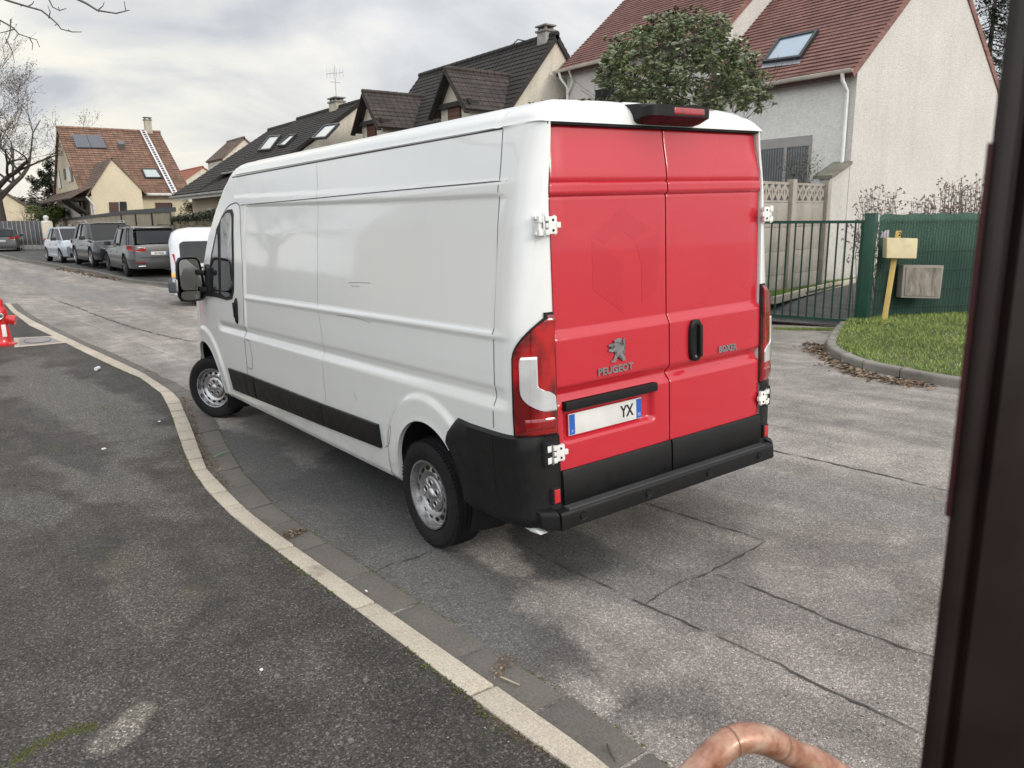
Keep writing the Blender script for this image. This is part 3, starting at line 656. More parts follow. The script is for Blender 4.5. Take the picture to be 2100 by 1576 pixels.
# tail lights: wrap the corner
LR=NT('tail_lens_red'); LR.set('Base Color',LR.ramp(LR.noise(4.5,2,.4,co=LR.mapping((1,3,1))),[(.38,(.11,.001,.002)),(.6,(.42,.003,.005))])); LR.set('Roughness',.12); LR.set('Coat Weight',1); wv=LR.N.new('ShaderNodeTexWave'); LR.L.new(LR.co,wv.inputs[0]); wv.inputs['Scale'].default_value=9; wv.bands_direction='Z'; LR.bump(wv.outputs[1],.06,.004); LR=LR.m
LW=M('tail_lens_clear',(.66,.67,.68),.12,.45,coat=1,var=.10,vs=5); LD=M('tail_lens_dark_red',(.20,.002,.004),.12,coat=1,var=.3,vs=8)
def arcpos(u,z,off):  # u: 0 at the door edge .. 1 forward on the side
    xs_=[c[0] for c in CC]; ks=[c[1] for c in CC]
    L=[0]; pts=[(x,Yp(z)-k*(Yp(z)-YD(z))) for x,k in CC]
    for a,b in zip(pts,pts[1:]): L.append(L[-1]+math.hypot(b[0]-a[0],b[1]-a[1]))
    t=u*L[-1]; x=float(np.interp(t,L,[p[0] for p in pts])); k=float(np.interp(t,L,ks)); return corner_col(x,k,z,off)
def lens(name,mat,zs_,u0,u1,off,s,parent,n=16):
    R=[]
    for i,z in enumerate(zs_):
        a,b=u0(z),u1(z); row=[]
        for j in range(n+1):
            t=j/n; e=(i in(0,len(zs_)-1)) or j in(0,n); p=arcpos(a+(b-a)*t,z,off-(.014 if e else 0)); row.append((p[0],s*p[1],p[2]))
        R.append(row)
    return MB().grid(R).build(name,mat,parent,smooth=True,auto=60)
UF=.55
def ufront(z): return UF if z<1.27 else max(.12,UF-.46*((z-1.27)/.20)**1.7)
for s in (1,-1):
    zl=list(np.linspace(.885,1.475,40))
    tl=lens('tail_light',LR,zl,lambda z:.02,ufront,.028,s,van)
    lens('lamp_surround',BLK,list(np.linspace(.878,1.487,26)),lambda z:.0,lambda z:ufront(z)+.035,.020,s,tl)
    lens('reversing_lamp',LW,list(np.linspace(1.000,1.285,34)),lambda z:.05+.19*ss(1.075,1.135,z),lambda z:.450-.29*max(0,(1.11-z)/.11)**2.2-.03*max(0,(z-1.25)/.035)**2,.034,s,tl,18)
    lens('fog_lamp',LD,list(np.linspace(.90,.985,6)),lambda z:.05,lambda z:.42,.031,s,tl)
# rear doors
def doorx(y,z,lic):
    x=0.0
    x+=.030*ss(2.1,2.36,z)
    x+=.010*(1-ss(2.02,2.03,z))*ss(1.372,1.384,z)            # main recessed panel
    x-=.006*box1(2.03,2.088,.006,z)
    x+=.010*max(0,1-abs(z-2.094)/.010)
    x+=.012*max(0,1-abs(z-2.028)/.010)
    x-=.012*box1(1.09,1.355,.012,z)*1.0-.0
    x+=.024*max(0,1-abs(z-1.065)/.05)
    x-=.010*(1-ss(1.02,1.06,z))
    x+=.006*ss(.70,.80,abs(y))
    if lic: 
        x+=.034*box1(.13,.755,.022,y)*box1(.828,.992,.016,z)
    return x
def door(s,lic,name):
    ys=[.0045,.0045,.008]+list(np.arange(.02,.79,.011))+[.797,.8005,.8005]; zz=[.505,.505,.51]+list(np.arange(.52,2.345,.0085))+[2.348,2.352,2.352]; R=[]
    for i,z in enumerate(zz):
        row=[]
        for j,y in enumerate(ys):
            Y=y*(YD(z)/.803) if y>.1 else y
            x=doorx(y,z,lic)
            if i in(0,len(zz)-1) or j in(0,len(ys)-1): x=.055
            elif i in(1,len(zz)-2) or j in(1,len(ys)-2): x+=.002
            row.append((x,s*Y,z))
        R.append(row)
    return MB().grid(R).build(name,VR,van,smooth=True,auto=60)
dl=door(1,True,'rear_door'); dr=door(-1,False,'rear_door')
for s,d in ((1,dl),(-1,dr)):
    R=[]
    for z,o in ((.496,-.03),(.497,.012),(.51,.019),(.60,.019),(.668,.016),(.680,.010),(.682,-.02)):
        R.append([(doorx(.5,.6,False)-o+(.0 if 0<j<len(L_)-1 else .03),s*y,z+(.002 if y<.1 else 0)) for L_ in [[.006,.007,.012,.1,.4,.7,.785,.795,.797]] for j,y in enumerate(L_)])
    MB().grid(R).build('door_cladding',VB,d,smooth=True,auto=50)
MB().box(.058,.07,-.795,.795,.45,2.37).build('door_shut_panel',BLK,van)
# lower pillar infill and header seal
MB().box(.004,.05,-.79,.79,2.354,2.372).build('header_seal',BLK,van)
for s in (1,-1):
    m=MB(); m.grid([[(-.0012 if z<2.1 else -.0012+.030*ss(2.1,2.36,z),s*(YD(z)+o),z) for z in list(np.linspace(.69,2.05,12))+list(np.linspace(2.1,2.35,12))] for o in (-.0022,.0016)]); m.build('door_seal',BLK,van,fix=False)
# plate garnish, plate, handle
vbox('plate_garnish',VB,-.034,.02,.115,.768,.985,1.032,.008,dl)
PL=M('plate_white',(.62,.62,.60),.45); PB=M('plate_blue',(.02,.10,.42),.4); PK=M('plate_black',(.01,.01,.01),.5)
pl=MB().box(.006,.014,.205,.722,.845,.958).build('number_plate',PL,dl,bevel=.002)
MB().box(.004,.0075,.683,.719,.849,.954).build('country_band',PB,pl); MB().box(.004,.0075,.208,.244,.849,.954).build('region_band',PB,pl)
text_mb('YX',.088,lambda a,b,c:(.0052-c,.315-a,.901+b),.001,.002,.8).build('plate_letters',PK,pl)
text_mb('F',.022,lambda a,b,c:(.0038-c,.70-a,.866+b),.0005).build('country_letter',PL,pl); text_mb('75',.024,lambda a,b,c:(.0038-c,.226-a,.868+b),.0005).build('region_number',PL,pl)
def superell(cx,cy,cz,w,hh,x0,x1,p=3.2,n=40,dome=.012):
    R=[]
    for x,k in ((x1,.98),(x0+.006,1.0),(x0,.93),(x0-.0,.80)):
        R.append([(x,cy+w*k*math.copysign(abs(math.cos(a))**(2/p),math.cos(a)),cz+hh*k*math.copysign(abs(math.sin(a))**(2/p),math.sin(a))) for a in np.linspace(0,2*math.pi,n+1)])
    m=MB().grid(R); m.add(R[-1][:-1],[tuple(range(n))]); return m
hd=superell(0,-.200,1.222,.050,.118,-.034,0).build('door_handle',VB,dr,smooth=True,auto=50)
superell(0,-.190,1.222,.030,.088,-.0355,-.03).build('handle_recess',BLK,hd,smooth=True)
MB().box(-.062,-.034,-.222,-.198,1.130,1.314).build('grip',VB,hd,bevel=.010,seg=3); MB().lathe([(0,-.040),(.009,-.039),(.011,-.03)],c=(0,-.19,1.135),axis='x',n=14).build('lock_barrel',STEEL,hd,smooth=True)
# badges
BAD=M('badge_metal',(.42,.43,.44),.25,.9)
text_mb('PEUGEOT',.051,lambda a,b,c:(-.016-c,.412-a,1.146+b),.0035,.0018,1.12).build('badge_lettering',BAD,dl)
text_mb('BOXER',.052,lambda a,b,c:(-.016-c,-.488-a,1.137+b),.0035,.0022,.98).build('badge_lettering',BAD,dr)
lion=[(.62,1.0),(.74,.98),(.80,.90),(.78,.82),(.70,.78),(.70,.72),(.76,.66),(.84,.62),(.90,.70),(.86,.80),(.88,.90),(.96,.97),(1.0,.92),(.95,.84),(.96,.74),(.98,.62),(.90,.50),(.80,.42),(.84,.30),(.94,.20),(.98,.08),(1.0,.0),(.82,.0),(.80,.12),(.70,.24),(.62,.30),(.52,.22),(.44,.10),(.40,.0),(.14,.0),(.18,.07),(.28,.10),(.34,.22),(.42,.36),(.50,.46),(.46,.52),(.32,.46),(.20,.44),(.08,.50),(.04,.46),(.0,.54),(.06,.60),(.22,.56),(.40,.66),(.38,.70),(.26,.68),(.12,.70),(.02,.68),(.0,.76),(.08,.80),(.28,.78),(.36,.82),(.34,.90),(.30,.94),(.42,.96),(.50,.99)]
LX=lambda a:.463-a*.118
bm=bmesh.new(); vs=[bm.verts.new((-.015,LX(a),1.186+b*.122)) for a,b in lion]; f=bm.faces.new(vs); bmesh.ops.triangulate(bm,faces=[f]); ex=bmesh.ops.extrude_face_region(bm,geom=bm.faces[:])
for e in ex['geom']:
    if isinstance(e,bmesh.types.BMVert): e.co.x-=.008
me=bpy.data.meshes.new('badge_emblem'); bmesh.ops.recalc_face_normals(bm,faces=bm.faces); bm.to_mesh(me); bm.free(); me.materials.append(BAD); o=bpy.data.objects.new('badge_emblem',me); link(o); o.parent=dl
# ghost of a removed hexagonal sign on the left door: paint that aged differently
GH=paint('red_less_faded',(.445,.012,.024),.25,.6,.0,.01,False)
def ghost(poly): 
    P3=[(.0085,a,b) for a,b in poly]; return P3
def rearp(a,b):
    M3=VM.inverted(); c0=M3@Vector(CAM); d=(M3.to_3x3()@Vector(ray(a,b))); t=(.008-c0.x)/d.x; p=c0+d*t; return (p.y,p.z)
gm=MB()
for poly in ([(1276,426),(1336,470),(1300,492),(1276,474),(1240,500),(1214,484)],[(1214,494),(1238,508),(1276,540),(1278,642),(1216,594)],[(1352,478),(1350,588),(1316,622),(1316,545),(1304,500)]):
    P3=ghost([rearp(*q) for q in poly]); gm.prism(P3,(.006,0,0)); 
gm.v=[(doorx(y,z,False)-.0008+(.004 if i>=0 and x>.012 else 0),y,z) for i,(x,y,z) in enumerate(gm.v)]
gm.build('sign_ghost',GH,dl)
# hinges
HW=M('hinge_white',(.72,.72,.69),.4,var=.1,vs=12,dirt=.3)
def hinge(s,z,k):
    g=MB(); e=MB()
    def B(x0,x1,a,b,c,d): g.box(x0,x1,min(s*a,s*b),max(s*a,s*b),z+c,z+d)
    B(-.036,-.018,.788,.838,-.040,.040); B(-.036,-.018,.796,.80,-.046,.046); B(-.040,-.022,.768,.792,-.013,.013); B(-.040,-.016,.838,.858,-.044,-.020); B(-.040,-.016,.838,.858,.020,.044); B(-.034,-.01,.838,.852,-.01,.01)
    B(-.026,.012,.860,.888,-.046,-.014); B(-.026,.012,.860,.888,.014,.046); B(-.018,.03,.835,.885,-.028,.028); B(-.01,.02,.885,.897,-.044,-.030); B(-.01,.02,.885,.897,.030,.044)
    o=g.build('door_hinge',HW,van,bevel=.005,seg=2)
    MB().tube([(-.026,s*.860,z-.052),(-.026,s*.860,z+.052)],.007,10).build('hinge_pin',CHR,o,smooth=True)
    for dz in (-.03,.03): MB().lathe([(0,-.040),(.006,-.039),(.007,-.03)],c=(0,s*.812,z+dz*.8),axis='x',n=10).build('hinge_bolt',BLK,o)
    return o
for s in (1,-1):
    for z in (1.895,.785): hinge(s,z,0)
    vbox('hinge_pocket',BLK,-.0245,.02,min(s*.822,s*.905),max(s*.822,s*.905),.725,.85,.012)
# high brake light with camera housing
m=MB(); R=[]
for t in np.linspace(0,1,31):
    a=(t-.5)*2; w=.232; y=-a*w+.005; q=(1-abs(a)**10)**.5 if abs(a)<1 else 0; d=.035+.055*q
    R.append([(.10,y,2.475),(-.01-d*.4,y,2.466-.004*(1-q)),(-.03-d,y,2.452-.01*(1-q)),(-.028-d,y,2.400),(-.01-d*.35,y,2.372+.02*(1-q)),(.03,y,2.366+.02*(1-q)),(.10,y,2.385)])
m.grid(R); n=7; m.f+=[tuple(range(n)),tuple(len(m.v)-n+c for c in range(n))[::-1]]; bl=m.build('brake_light_housing',VB,van,smooth=True,auto=40)
vbox('high_brake_light',M('brake_red',(.28,.006,.01),.15,coat=1,var=.4,vs=30),-.1235,-.08,-.155,.075,2.407,2.443,.010,bl,4)
# side glass, mirrors, handles, windscreen
def side_window(s):
    out=[(5.34,1.375),(5.335,1.47),(5.17,1.76),(4.98,1.99),(4.83,2.11),(4.66,2.165),(4.53,2.165),(4.475,2.12),(4.455,1.95),(4.45,1.60),(4.46,1.42),(4.52,1.345),(4.68,1.325),(5.0,1.335),(5.28,1.335)]
    def fill(poly,mat,off,name,parent):
        c=np.mean(poly,axis=0); n=len(poly); P=[(x,s*(Yp(z-lift(x,z))+off),z) for x,z in poly]; P.append((c[0],s*(Yp(c[1]-lift(*c))+off),c[1]))
        q=[(x,s*(Yp(z-lift(x,z))-.03),z) for x,z in poly]
        return MB().add(P+q,[(i,(i+1)%n,n) for i in range(n)]+[(i,(i+1)%n,n+1+(i+1)%n,n+1+i) for i in range(n)]).build(name,mat,parent)
    fr=fill(out,VB,.006,'door_window',van); c=np.array([4.86,1.72])
    ins=[tuple(c+(np.array(p)-c)*.93) for p in out]
    a=[p for p in ins if p[0]<=4.93]; b=[p for p in ins if p[0]>4.93]
    zt=lambda x:float(np.interp(x,[4.8,5.0,5.2,5.33],[2.10,1.94,1.72,1.46])); 
    fill([(4.84,1.38),(4.84,2.045)]+[p for p in ins if p[0]<4.84],DGL,.009,'window_glass',fr)
    fill([(5.29,1.39),(5.26,1.52),(5.12,1.75),(4.97,1.93),(4.93,1.96),(4.93,1.38)],DGL,.009,'quarter_glass',fr)
for s in (1,-1): side_window(s)
m=MB(); m.grid([[(x,y*.97,ztop(x)+.006) for y in np.linspace(-.80,.80,7)] for x in np.linspace(4.80,5.52,12)]); m.build('windscreen',DGL,van,smooth=True)
for s in (1,-1):
    o=MB(); R=[]
    for t in np.linspace(-1,1,13):
        q=math.sqrt(max(0,1-t**4)); z=1.24+t*.122; w=.033*q+.004; R.append([(4.40+a*w*1.15,s*(Yp(z)+.004+d),z) for a,d in ((-1,-.01),(-.8,.012*q),(0,.018*q),(.8,.012*q),(1,-.01))])
    ho=o.grid(R).build('side_handle',VB,van,smooth=True,auto=60)
    MB().obox((4.392,s*(Yp(1.24)+.02),1.25),(.014,0,0),(0,.016,0),(0,0,.07)).build('grip',VB,ho,bevel=.008)
    # mirror
    arm=MB(); arm.prism([(5.40,s*.955,1.33),(5.18,s*.965,1.34),(5.20,s*.955,1.62),(5.30,s*.95,1.66)],(0,s*.06,0)); arm.bar((5.28,s*1.0,1.57),(5.36,s*1.06,1.58),.075,.05); arm.bar((5.28,s*1.0,1.40),(5.36,s*1.06,1.41),.06,.05)
    mi=arm.build('door_mirror',VB,van,bevel=.012)
    prof=[]; R=[]
    def shape(t,k): # rounded-rect outline k scales
        a=2*math.pi*t; cx,cz=math.cos(a),math.sin(a); p=5; r=1/((abs(cx)**p+abs(cz)**p)**(1/p)); yy=cx*r*.125*k; zz=cz*r*.225*k
        yy+= -.02*(zz/.225)*0; return yy*(1-.12*(zz/.225)*(-1 if False else 1)),zz
    for x,k in ((-.012,.90),(-.03,.96),(-.015,1.0),(.03,1.02),(.08,.94),(.12,.75),(.145,.4),(.15,.02)):
        row=[]
        for i in range(29):
            yy,zz=shape(i/28,k); row.append((5.40+x,s*(1.135+yy),1.515+zz))
        R.append(row)
    hs=MB().grid(R); hs.v=[(5.40+(x-5.40)*math.cos(.12)-(abs(y)-1.135)*math.sin(.12)*-1,y,z) for x,y,z in hs.v]
    hs.build('mirror_housing',VB,mi,smooth=True,auto=60)
    MG=M('mirror_glass',(.16,.165,.16),.03,1.0,rv=.01) if s==1 else MG  # tint darkened in place of the dark trees it would reflect
    for zc,zh in ((.045,.155),(-.165,.045)):
        R=[]
        for i in range(33):
            a=2*math.pi*i/32; cx,cz=math.cos(a),math.sin(a); r=1/((abs(cx)**6+abs(cz)**6)**(1/6)); y=cx*r*.100; z=cz*r*zh
            R.append((5.383+y*math.sin(.12),s*(1.135+y*(1-.1*(zc+z)/.2)),1.515+zc+z))
        MB().add(R,[tuple(range(32))]).build('mirror_glass',MG,mi,fix=False)
    vbox('side_indicator',LW,5.40,5.46,min(s*1.256,s*1.270),max(s*1.256,s*1.270),1.40,1.52,.006,mi)
# wheels
def make_wheel(front):
    w=bpy.data.objects.new('wheel',None); link(w); w.parent=van
    prof=[(.205,.045),(.215,.085),(.24,.100),(.285,.105),(.31,.098),(.322,.085)]
    tr=[]
    for a,b in zip([.085,.062,.058,.032,.028,.003,-.003,-.028,-.032,-.058,-.062,-.085],[.326,.333,.322,.334,.324,.335,.324,.335,.324,.333,.322,.326]): tr.append((b,a))
    prof=prof+tr+[(.31,-.098),(.285,-.105),(.24,-.1),(.205,-.08)]
    m=MB().lathe(prof,axis='y',n=72)
    for i in range(84):
        a=2*math.pi*i/84; m.obox((.3285*math.cos(a),.077,.3285*math.sin(a)),(.004*-math.sin(a),0,.004*math.cos(a)),(0,.013,0),(.004*math.cos(a),0,.004*math.sin(a)))
        m.obox((.3285*math.cos(a+.03),-.077,.3285*math.sin(a+.03)),(.004*-math.sin(a),0,.004*math.cos(a)),(0,.013,0),(.004*math.cos(a),0,.004*math.sin(a)))
    m.build('tyre',RUB,w,smooth=True,auto=30)
    rim=MB().lathe([(.215,.088),(.213,.098),(.203,.096),(.199,.07),(.193,.05),(.186,.046),(.168,.058),(.142,.068),(.118,.058),(.108,.046),(.1,.046),(.05,.03),(0,.03)],axis='y',n=64).build('rim',STEEL,w,smooth=True,auto=40)
    m=MB()
    for i in range(14):
        a=2*math.pi*i/14; c=(.160*math.cos(a),.0625,.160*math.sin(a)); t=(-math.sin(a),0,math.cos(a)); rr=(math.cos(a),-.35,math.sin(a))
        P=[tuple(np.array(c)+np.array(t)*.020*math.cos(q)+np.array(rr)*.0145*math.sin(q)+np.array([0,.0025,0])) for q in np.linspace(0,2*math.pi,13)[:-1]]; m.add(P,[tuple(range(12))])
    m.build('vent_holes',BLK,rim,fix=False)
    cap=MB().lathe([(.109,.048),(.108,.062),(.100,.068),(.085,.070),(.040,.072),(.036,.080),(.028,.086),(0,.088)],axis='y',n=48).build('hub_cap',STEEL,w,smooth=True,auto=40)
    m=MB()
    for i in range(5):
        a=2*math.pi*i/5+.3; m.lathe([(.0,.0715),(.015,.0722),(.016,.0695)],c=(.066*math.cos(a),0,.066*math.sin(a)),axis='y',n=16)
    m.build('bolt_recess',BLK,cap,fix=False)
    m=MB()
    for i in range(5):
        a=2*math.pi*i/5+.3; m.lathe([(.016,.0698),(.020,.0745),(.023,.0735),(.025,.069)],c=(.066*math.cos(a),0,.066*math.sin(a)),axis='y',n=16); b=a+.628; m.obox((.082*math.cos(b),.071,.082*math.sin(b)),(.018*math.cos(b),0,.018*math.sin(b)),(0,.003,0),(-.006*math.sin(b),0,.006*math.cos(b)))
    m.build('cap_relief',STEEL,cap,smooth=True,auto=40)
    return w
w0=make_wheel(False)
ws=[(1.015,.905,0),(1.015,-.905,math.pi),(5.64,.925,RAD(33)),(5.56,-.88,math.pi+RAD(33))]
for i,(x,y,a) in enumerate(ws):
    w=w0 if i==0 else copy_tree(w0,van)
    w.location=(x,y,.335); w.rotation_euler=(0,0,a)
# ================================================================= HOUSES AND WALLS
def render_mat(name,c,streak=.25,bump=.5,scale=45):
    t=NT(name); n=t.noise(.7,5,.6); s=t.noise(1.5,6,.7,co=t.mapping((1.6,1.6,.14))); col=t.ramp(n,[(.3,sc3(c,.92)),(.7,sc3(c,1.05))])
    col=t.mix(t.mr(s,.46,.72,0,streak),col,sc3(c,.55)); col=t.mix(1,col,t.ramp(t.noise(11,4,.7),[(.3,.88),(.7,1.07)]),'MULTIPLY'); col=t.mix(1,col,t.ramp(t.noise(scale,3,.7),[(.3,.86),(.7,1.1)]),'MULTIPLY')
    t.set('Base Color',col); col=t.mix(t.math('MULTIPLY',t.mr(t.xyz()[2],1.2,-.2),t.mr(t.noise(2.5,7,.75),.4,.65,0,.7)),col,sc3(c,.45)); t.L.new(col,t.b.inputs['Base Color']); t.set('Roughness',.92); t.bump(t.noise(scale,4,.65),bump,.03); return t.m
def tile_mat(name,c1,c2,axis,tw=.22,th=.24,moss=0,mossc=(.10,.11,.04),wave=.5,ms=.012):
    t=NT(name); X=t.xyz(); cb=t.N.new('ShaderNodeCombineXYZ'); t.L.new(X[0 if axis=='x' else 1],cb.inputs[0]); t.L.new(X[2],cb.inputs[1])
    b=t.N.new('ShaderNodeTexBrick'); t.L.new(cb.outputs[0],b.inputs['Vector']); b.inputs['Color1'].default_value=tuple(c1)+(1,); b.inputs['Color2'].default_value=tuple(c2)+(1,); b.inputs['Mortar'].default_value=tuple(sc3(c1,.35))+(1,)
    b.inputs['Scale'].default_value=1; b.inputs['Brick Width'].default_value=tw; b.inputs['Row Height'].default_value=th; b.inputs['Mortar Size'].default_value=ms; b.inputs['Bias'].default_value=0; b.offset=.0
    col=t.mix(1,b.outputs[0],t.ramp(t.noise(1.4,6,.7),[(.3,.7),(.7,1.25)]),'MULTIPLY'); col=t.mix(1,col,t.ramp(t.noise(14,4,.7),[(.3,.8),(.7,1.2)]),'MULTIPLY')
    if moss: col=t.mix(t.mr(t.noise(1.9,8,.75),.60-.1*moss,.80-.1*moss,0,.75),col,mossc)
    t.set('Base Color',col); t.set('Roughness',.85)
    wv=t.math('SINE',t.math('MULTIPLY',X[0 if axis=='x' else 1],2*math.pi/tw)); t.bump(t.math('ADD',wv,t.math('MULTIPLY',t.noise(30,3),.4)),wave,.03); return t.m
WOODB=M('brown_wood',(.045,.018,.012),.6,var=.3,vs=9); GUTW=M('gutter_cream',(.62,.58,.50),.45,dirt=.3); PIPEW=M('pipe_white',(.70,.70,.68),.4,dirt=.15)
FRAMEG=M('window_frame_grey',(.35,.34,.32),.5); WOODD=M('dark_timber',(.025,.020,.016),.8,var=.3,vs=8); ZINC=M('zinc_flashing',(.30,.32,.34),.4,.6)
SKYG=M('skylight_glass',(.22,.30,.38),.04,.0,spec=1,coat=1,rv=.01); SHUT=M('brown_shutter',(.055,.020,.016),.6,var=.2); WHM=M('white_paintwork',(.56,.55,.52),.5,dirt=.2)  # skylight pane's blue base colour carries the reflected sky
WINM=M('window_dark',(.02,.022,.024),.1,spec=.8)
def slope(m,A,B,up,n,proud=.028,th=.14):
    """tiled slope: eave A->B, up vector to the ridge, n courses with stepped lips"""
    A,B,up=[np.array(q,float) for q in (A,B,up)]; al=B-A; nr=np.cross(al,up); nr/=np.linalg.norm(nr)
    if nr[2]<0: nr=-nr
    prof=[]
    for i in range(n):
        prof+= [up*(i/n)+nr*proud, up*((i+1)/n)+nr*.004]
    prof=[-nr*th]+prof+[up-nr*th]
    k=len(prof); v=[A+p for p in prof]+[B+p for p in prof]; f=[(i,i+1,k+i+1,k+i) for i in range(k-1)]+[(k-1,0,k,2*k-1),tuple(range(k)),tuple(range(2*k-1,k-1,-1))]
    m.add(v,f); return nr
def ridge_caps(m,A,B,r=.11,step=.38):
    A,B=np.array(A,float),np.array(B,float); n=max(2,int(np.linalg.norm(B-A)/step))
    for i in range(n):
        a=A+(B-A)*i/n; b=A+(B-A)*(i+1.06)/n; m.tube([a,b],[r,r*1.12],8)
def house_x(rt,x0,x1,y0,y1,zb,ze,zr,wallm,tilem,n=22,ov=.35,oe=.12,yr=None,gable_over=True):
    """ridge along x; y0 > y1 (y0 is the street side)"""
    yr=(y0+y1)/2 if yr is None else yr
    w=MB().prism([(x0,y0,zb),(x0,y0,ze),(x0,yr,zr-.12),(x0,y1,ze),(x0,y1,zb)],(x1-x0,0,0)).build('wall',wallm,rt,world=True)
    k=(zr-ze)/(y0-yr); m=MB(); a=ze-ov*k
    slope(m,(x0-oe,y0+ov,a),(x1+oe,y0+ov,a),(0,yr-y0-ov,zr-a),n); k2=(zr-ze)/(yr-y1)
    slope(m,(x0-oe,y1-ov,ze-ov*k2),(x1+oe,y1-ov,ze-ov*k2),(0,yr-y1+ov,zr-ze+ov*k2),n)
    ridge_caps(m,(x0-oe,yr,zr+.0),(x1+oe,yr,zr+.0)); r=m.build('roof',tilem,rt,world=True); return w,r,k
def gutterx(rt,x0,x1,y,z,mat=GUTW,r=.075,par=None):
    m=MB(); m.lathe([(r,x0),(r,x1)],c=(0,0,0),axis='x',n=10,a0=math.pi,a1=2*math.pi); m.lathe([(r-.012,x0),(r-.012,x1)],axis='x',n=10,a0=math.pi,a1=2*math.pi)
    m.v=[(a,b+y,c+z) for a,b,c in m.v]; m.tube([(x0,y+r,z),(x1,y+r,z)],.012,6); return m.build('gutter',mat,rt,world=True,fix=False,smooth=True)
def pipe(rt,pts,mat=PIPEW,r=.045): return MB().tube(pts,r,10).build('downpipe',mat,rt,world=True,smooth=True)
FRD=M('skylight_frame',(.035,.037,.04),.4,.4)
def skylight(rt,corner_pts,nr,glass=SKYG,name='skylight'):
    """corner_pts: four corners lying on the roof, nr the roof normal"""
    P=[np.array(p,float) for p in corner_pts]; nr=np.array(nr,float); c=sum(P)/4
    m=MB()
    for i in range(4):
        a,b=P[i],P[(i+1)%4]; ai,bi=c+(a-c)*.86,c+(b-c)*.86; m.prism([a,b,bi,ai],nr*.10)
    o=m.build(name,FRD,rt,world=True); MB().prism([c+(p-c)*.88+nr*.03 for p in P],nr*.035).build('pane',glass,o,world=False); 
    l=rt.location; g=[q for q in COL.objects if q.parent==o][-1]
    for v in g.data.vertices: v.co=v.co-l
    return o
def on_plane(a,b,p0,nr):
    d=ray(a,b); p0=np.array(p0,float); nr=np.array(nr,float); return CAM+d*(((p0-CAM)@nr)/(d@nr))
def chimney(rt,x,y,z0,z1,w,d,mat,pot=True,capm=None,k_=.55):
    c=MB().box(x-w/2,x+w/2,y-d/2,y+d/2,z0,z1).build('chimney',mat,rt,world=True,bevel=.01)
    m=MB(); m.box(x-w/2-.05,x+w/2+.05,y-d/2-.05,y+d/2+.05,z1,z1+.07)
    for i in (-1,1):
        for j in (-1,1): m.box(x+i*w*.36-.04,x+i*w*.36+.04,y+j*d*.36-.04,y+j*d*.36+.04,z1+.07,z1+.07+.2*k_)
    m.box(x-w/2-.05,x+w/2+.05,y-d/2-.05,y+d/2+.05,z1+.07+.2*k_,z1+.07+.2*k_+.05); m.build('chimney_cap',capm or M('cap_concrete',(.20,.19,.17),.9),rt,world=True); return c
def child_world(mb,name,mat,par,rt,**k):
    l=rt.location; mb.v=[(a-l.x,b-l.y,c-l.z) for a,b,c in mb.v]; return mb.build(name,mat,par,**k)
# ---- right-hand house with red tiles (near gable)
RW_=render_mat('pale_render',(.60,.575,.535),.16,.9,30); RWG=render_mat('front_render_lightened',(.74,.73,.69),.18,.7,38)  # front wall copy of the render lightened, that side gets less light
REDT=tile_mat('red_tiles',(.225,.112,.092),(.18,.088,.074),'x',.30,.099,wave=.35,ms=.004,moss=.15,mossc=(.13,.085,.07))
hr=root('gable_house','pale rendered house with red tiles and a single skylight behind the green gate','house',(10.5,-17.7,.2))
ZE,YE,XG=5.35,-17.7,10.5; yrd=-21.4; zrd=8.62; k=(zrd-ZE)/(YE-yrd)
MB().prism([(XG,YE,-.1),(XG,YE,ZE),(XG,yrd,zrd-.1),(XG,-25.1,ZE),(XG,-25.1,-.1)],(4.7,0,0)).build('wall',RW_,hr,world=True)
MB().box(XG+.24,15.19,YE-.3,YE+.012,-.1,ZE-.04).build('front_wall',RWG,hr,world=True)
m=MB(); a=ZE-.28*k; nrR=slope(m,(XG-.04,YE+.28,a),(15.2,YE+.28,a),(0,yrd-YE-.28,zrd-a),33,.034); slope(m,(XG-.04,-25.4,a),(15.2,-25.4,a),(0,25.4+yrd,zrd-a),33,.034); ridge_caps(m,(XG,yrd,zrd),(15.2,yrd,zrd)); rfo=m.build('roof',REDT,hr,world=True)
m=MB(); m.box(XG+.0,15.2,YE+.02,YE+.24,ZE-.30,ZE-.27); m.box(XG+.0,15.2,YE+.225,YE+.25,ZE-.36,ZE-.19); m.build('fascia',WOODB,hr,world=True)
g=gutterx(hr,XG-.05,15.2,YE+.33,ZE-.19)
pipe(hr,[(XG+.18,YE+.33,ZE-.24),(XG+.18,YE+.30,ZE-.40),(XG+.18,YE+.08,ZE-.62),(XG+.18,YE+.065,ZE-.80),(XG+.18,YE+.065,3.0),(XG+.18,YE+.065,.4)])
p0=np.array((XG,YE+.28,a)); 
skylight(hr,[on_plane(*q,p0+nrR*.03,nrR) for q in ((1565,133),(1599,84),(1681,66),(1643,123))],nrR)
MB().prism([on_plane(*q,p0+nrR*.035,nrR) for q in ((1560,141),(1566,132),(1644,122),(1640,131))],nrR*.01).build('flashing',ZINC,hr,world=True)
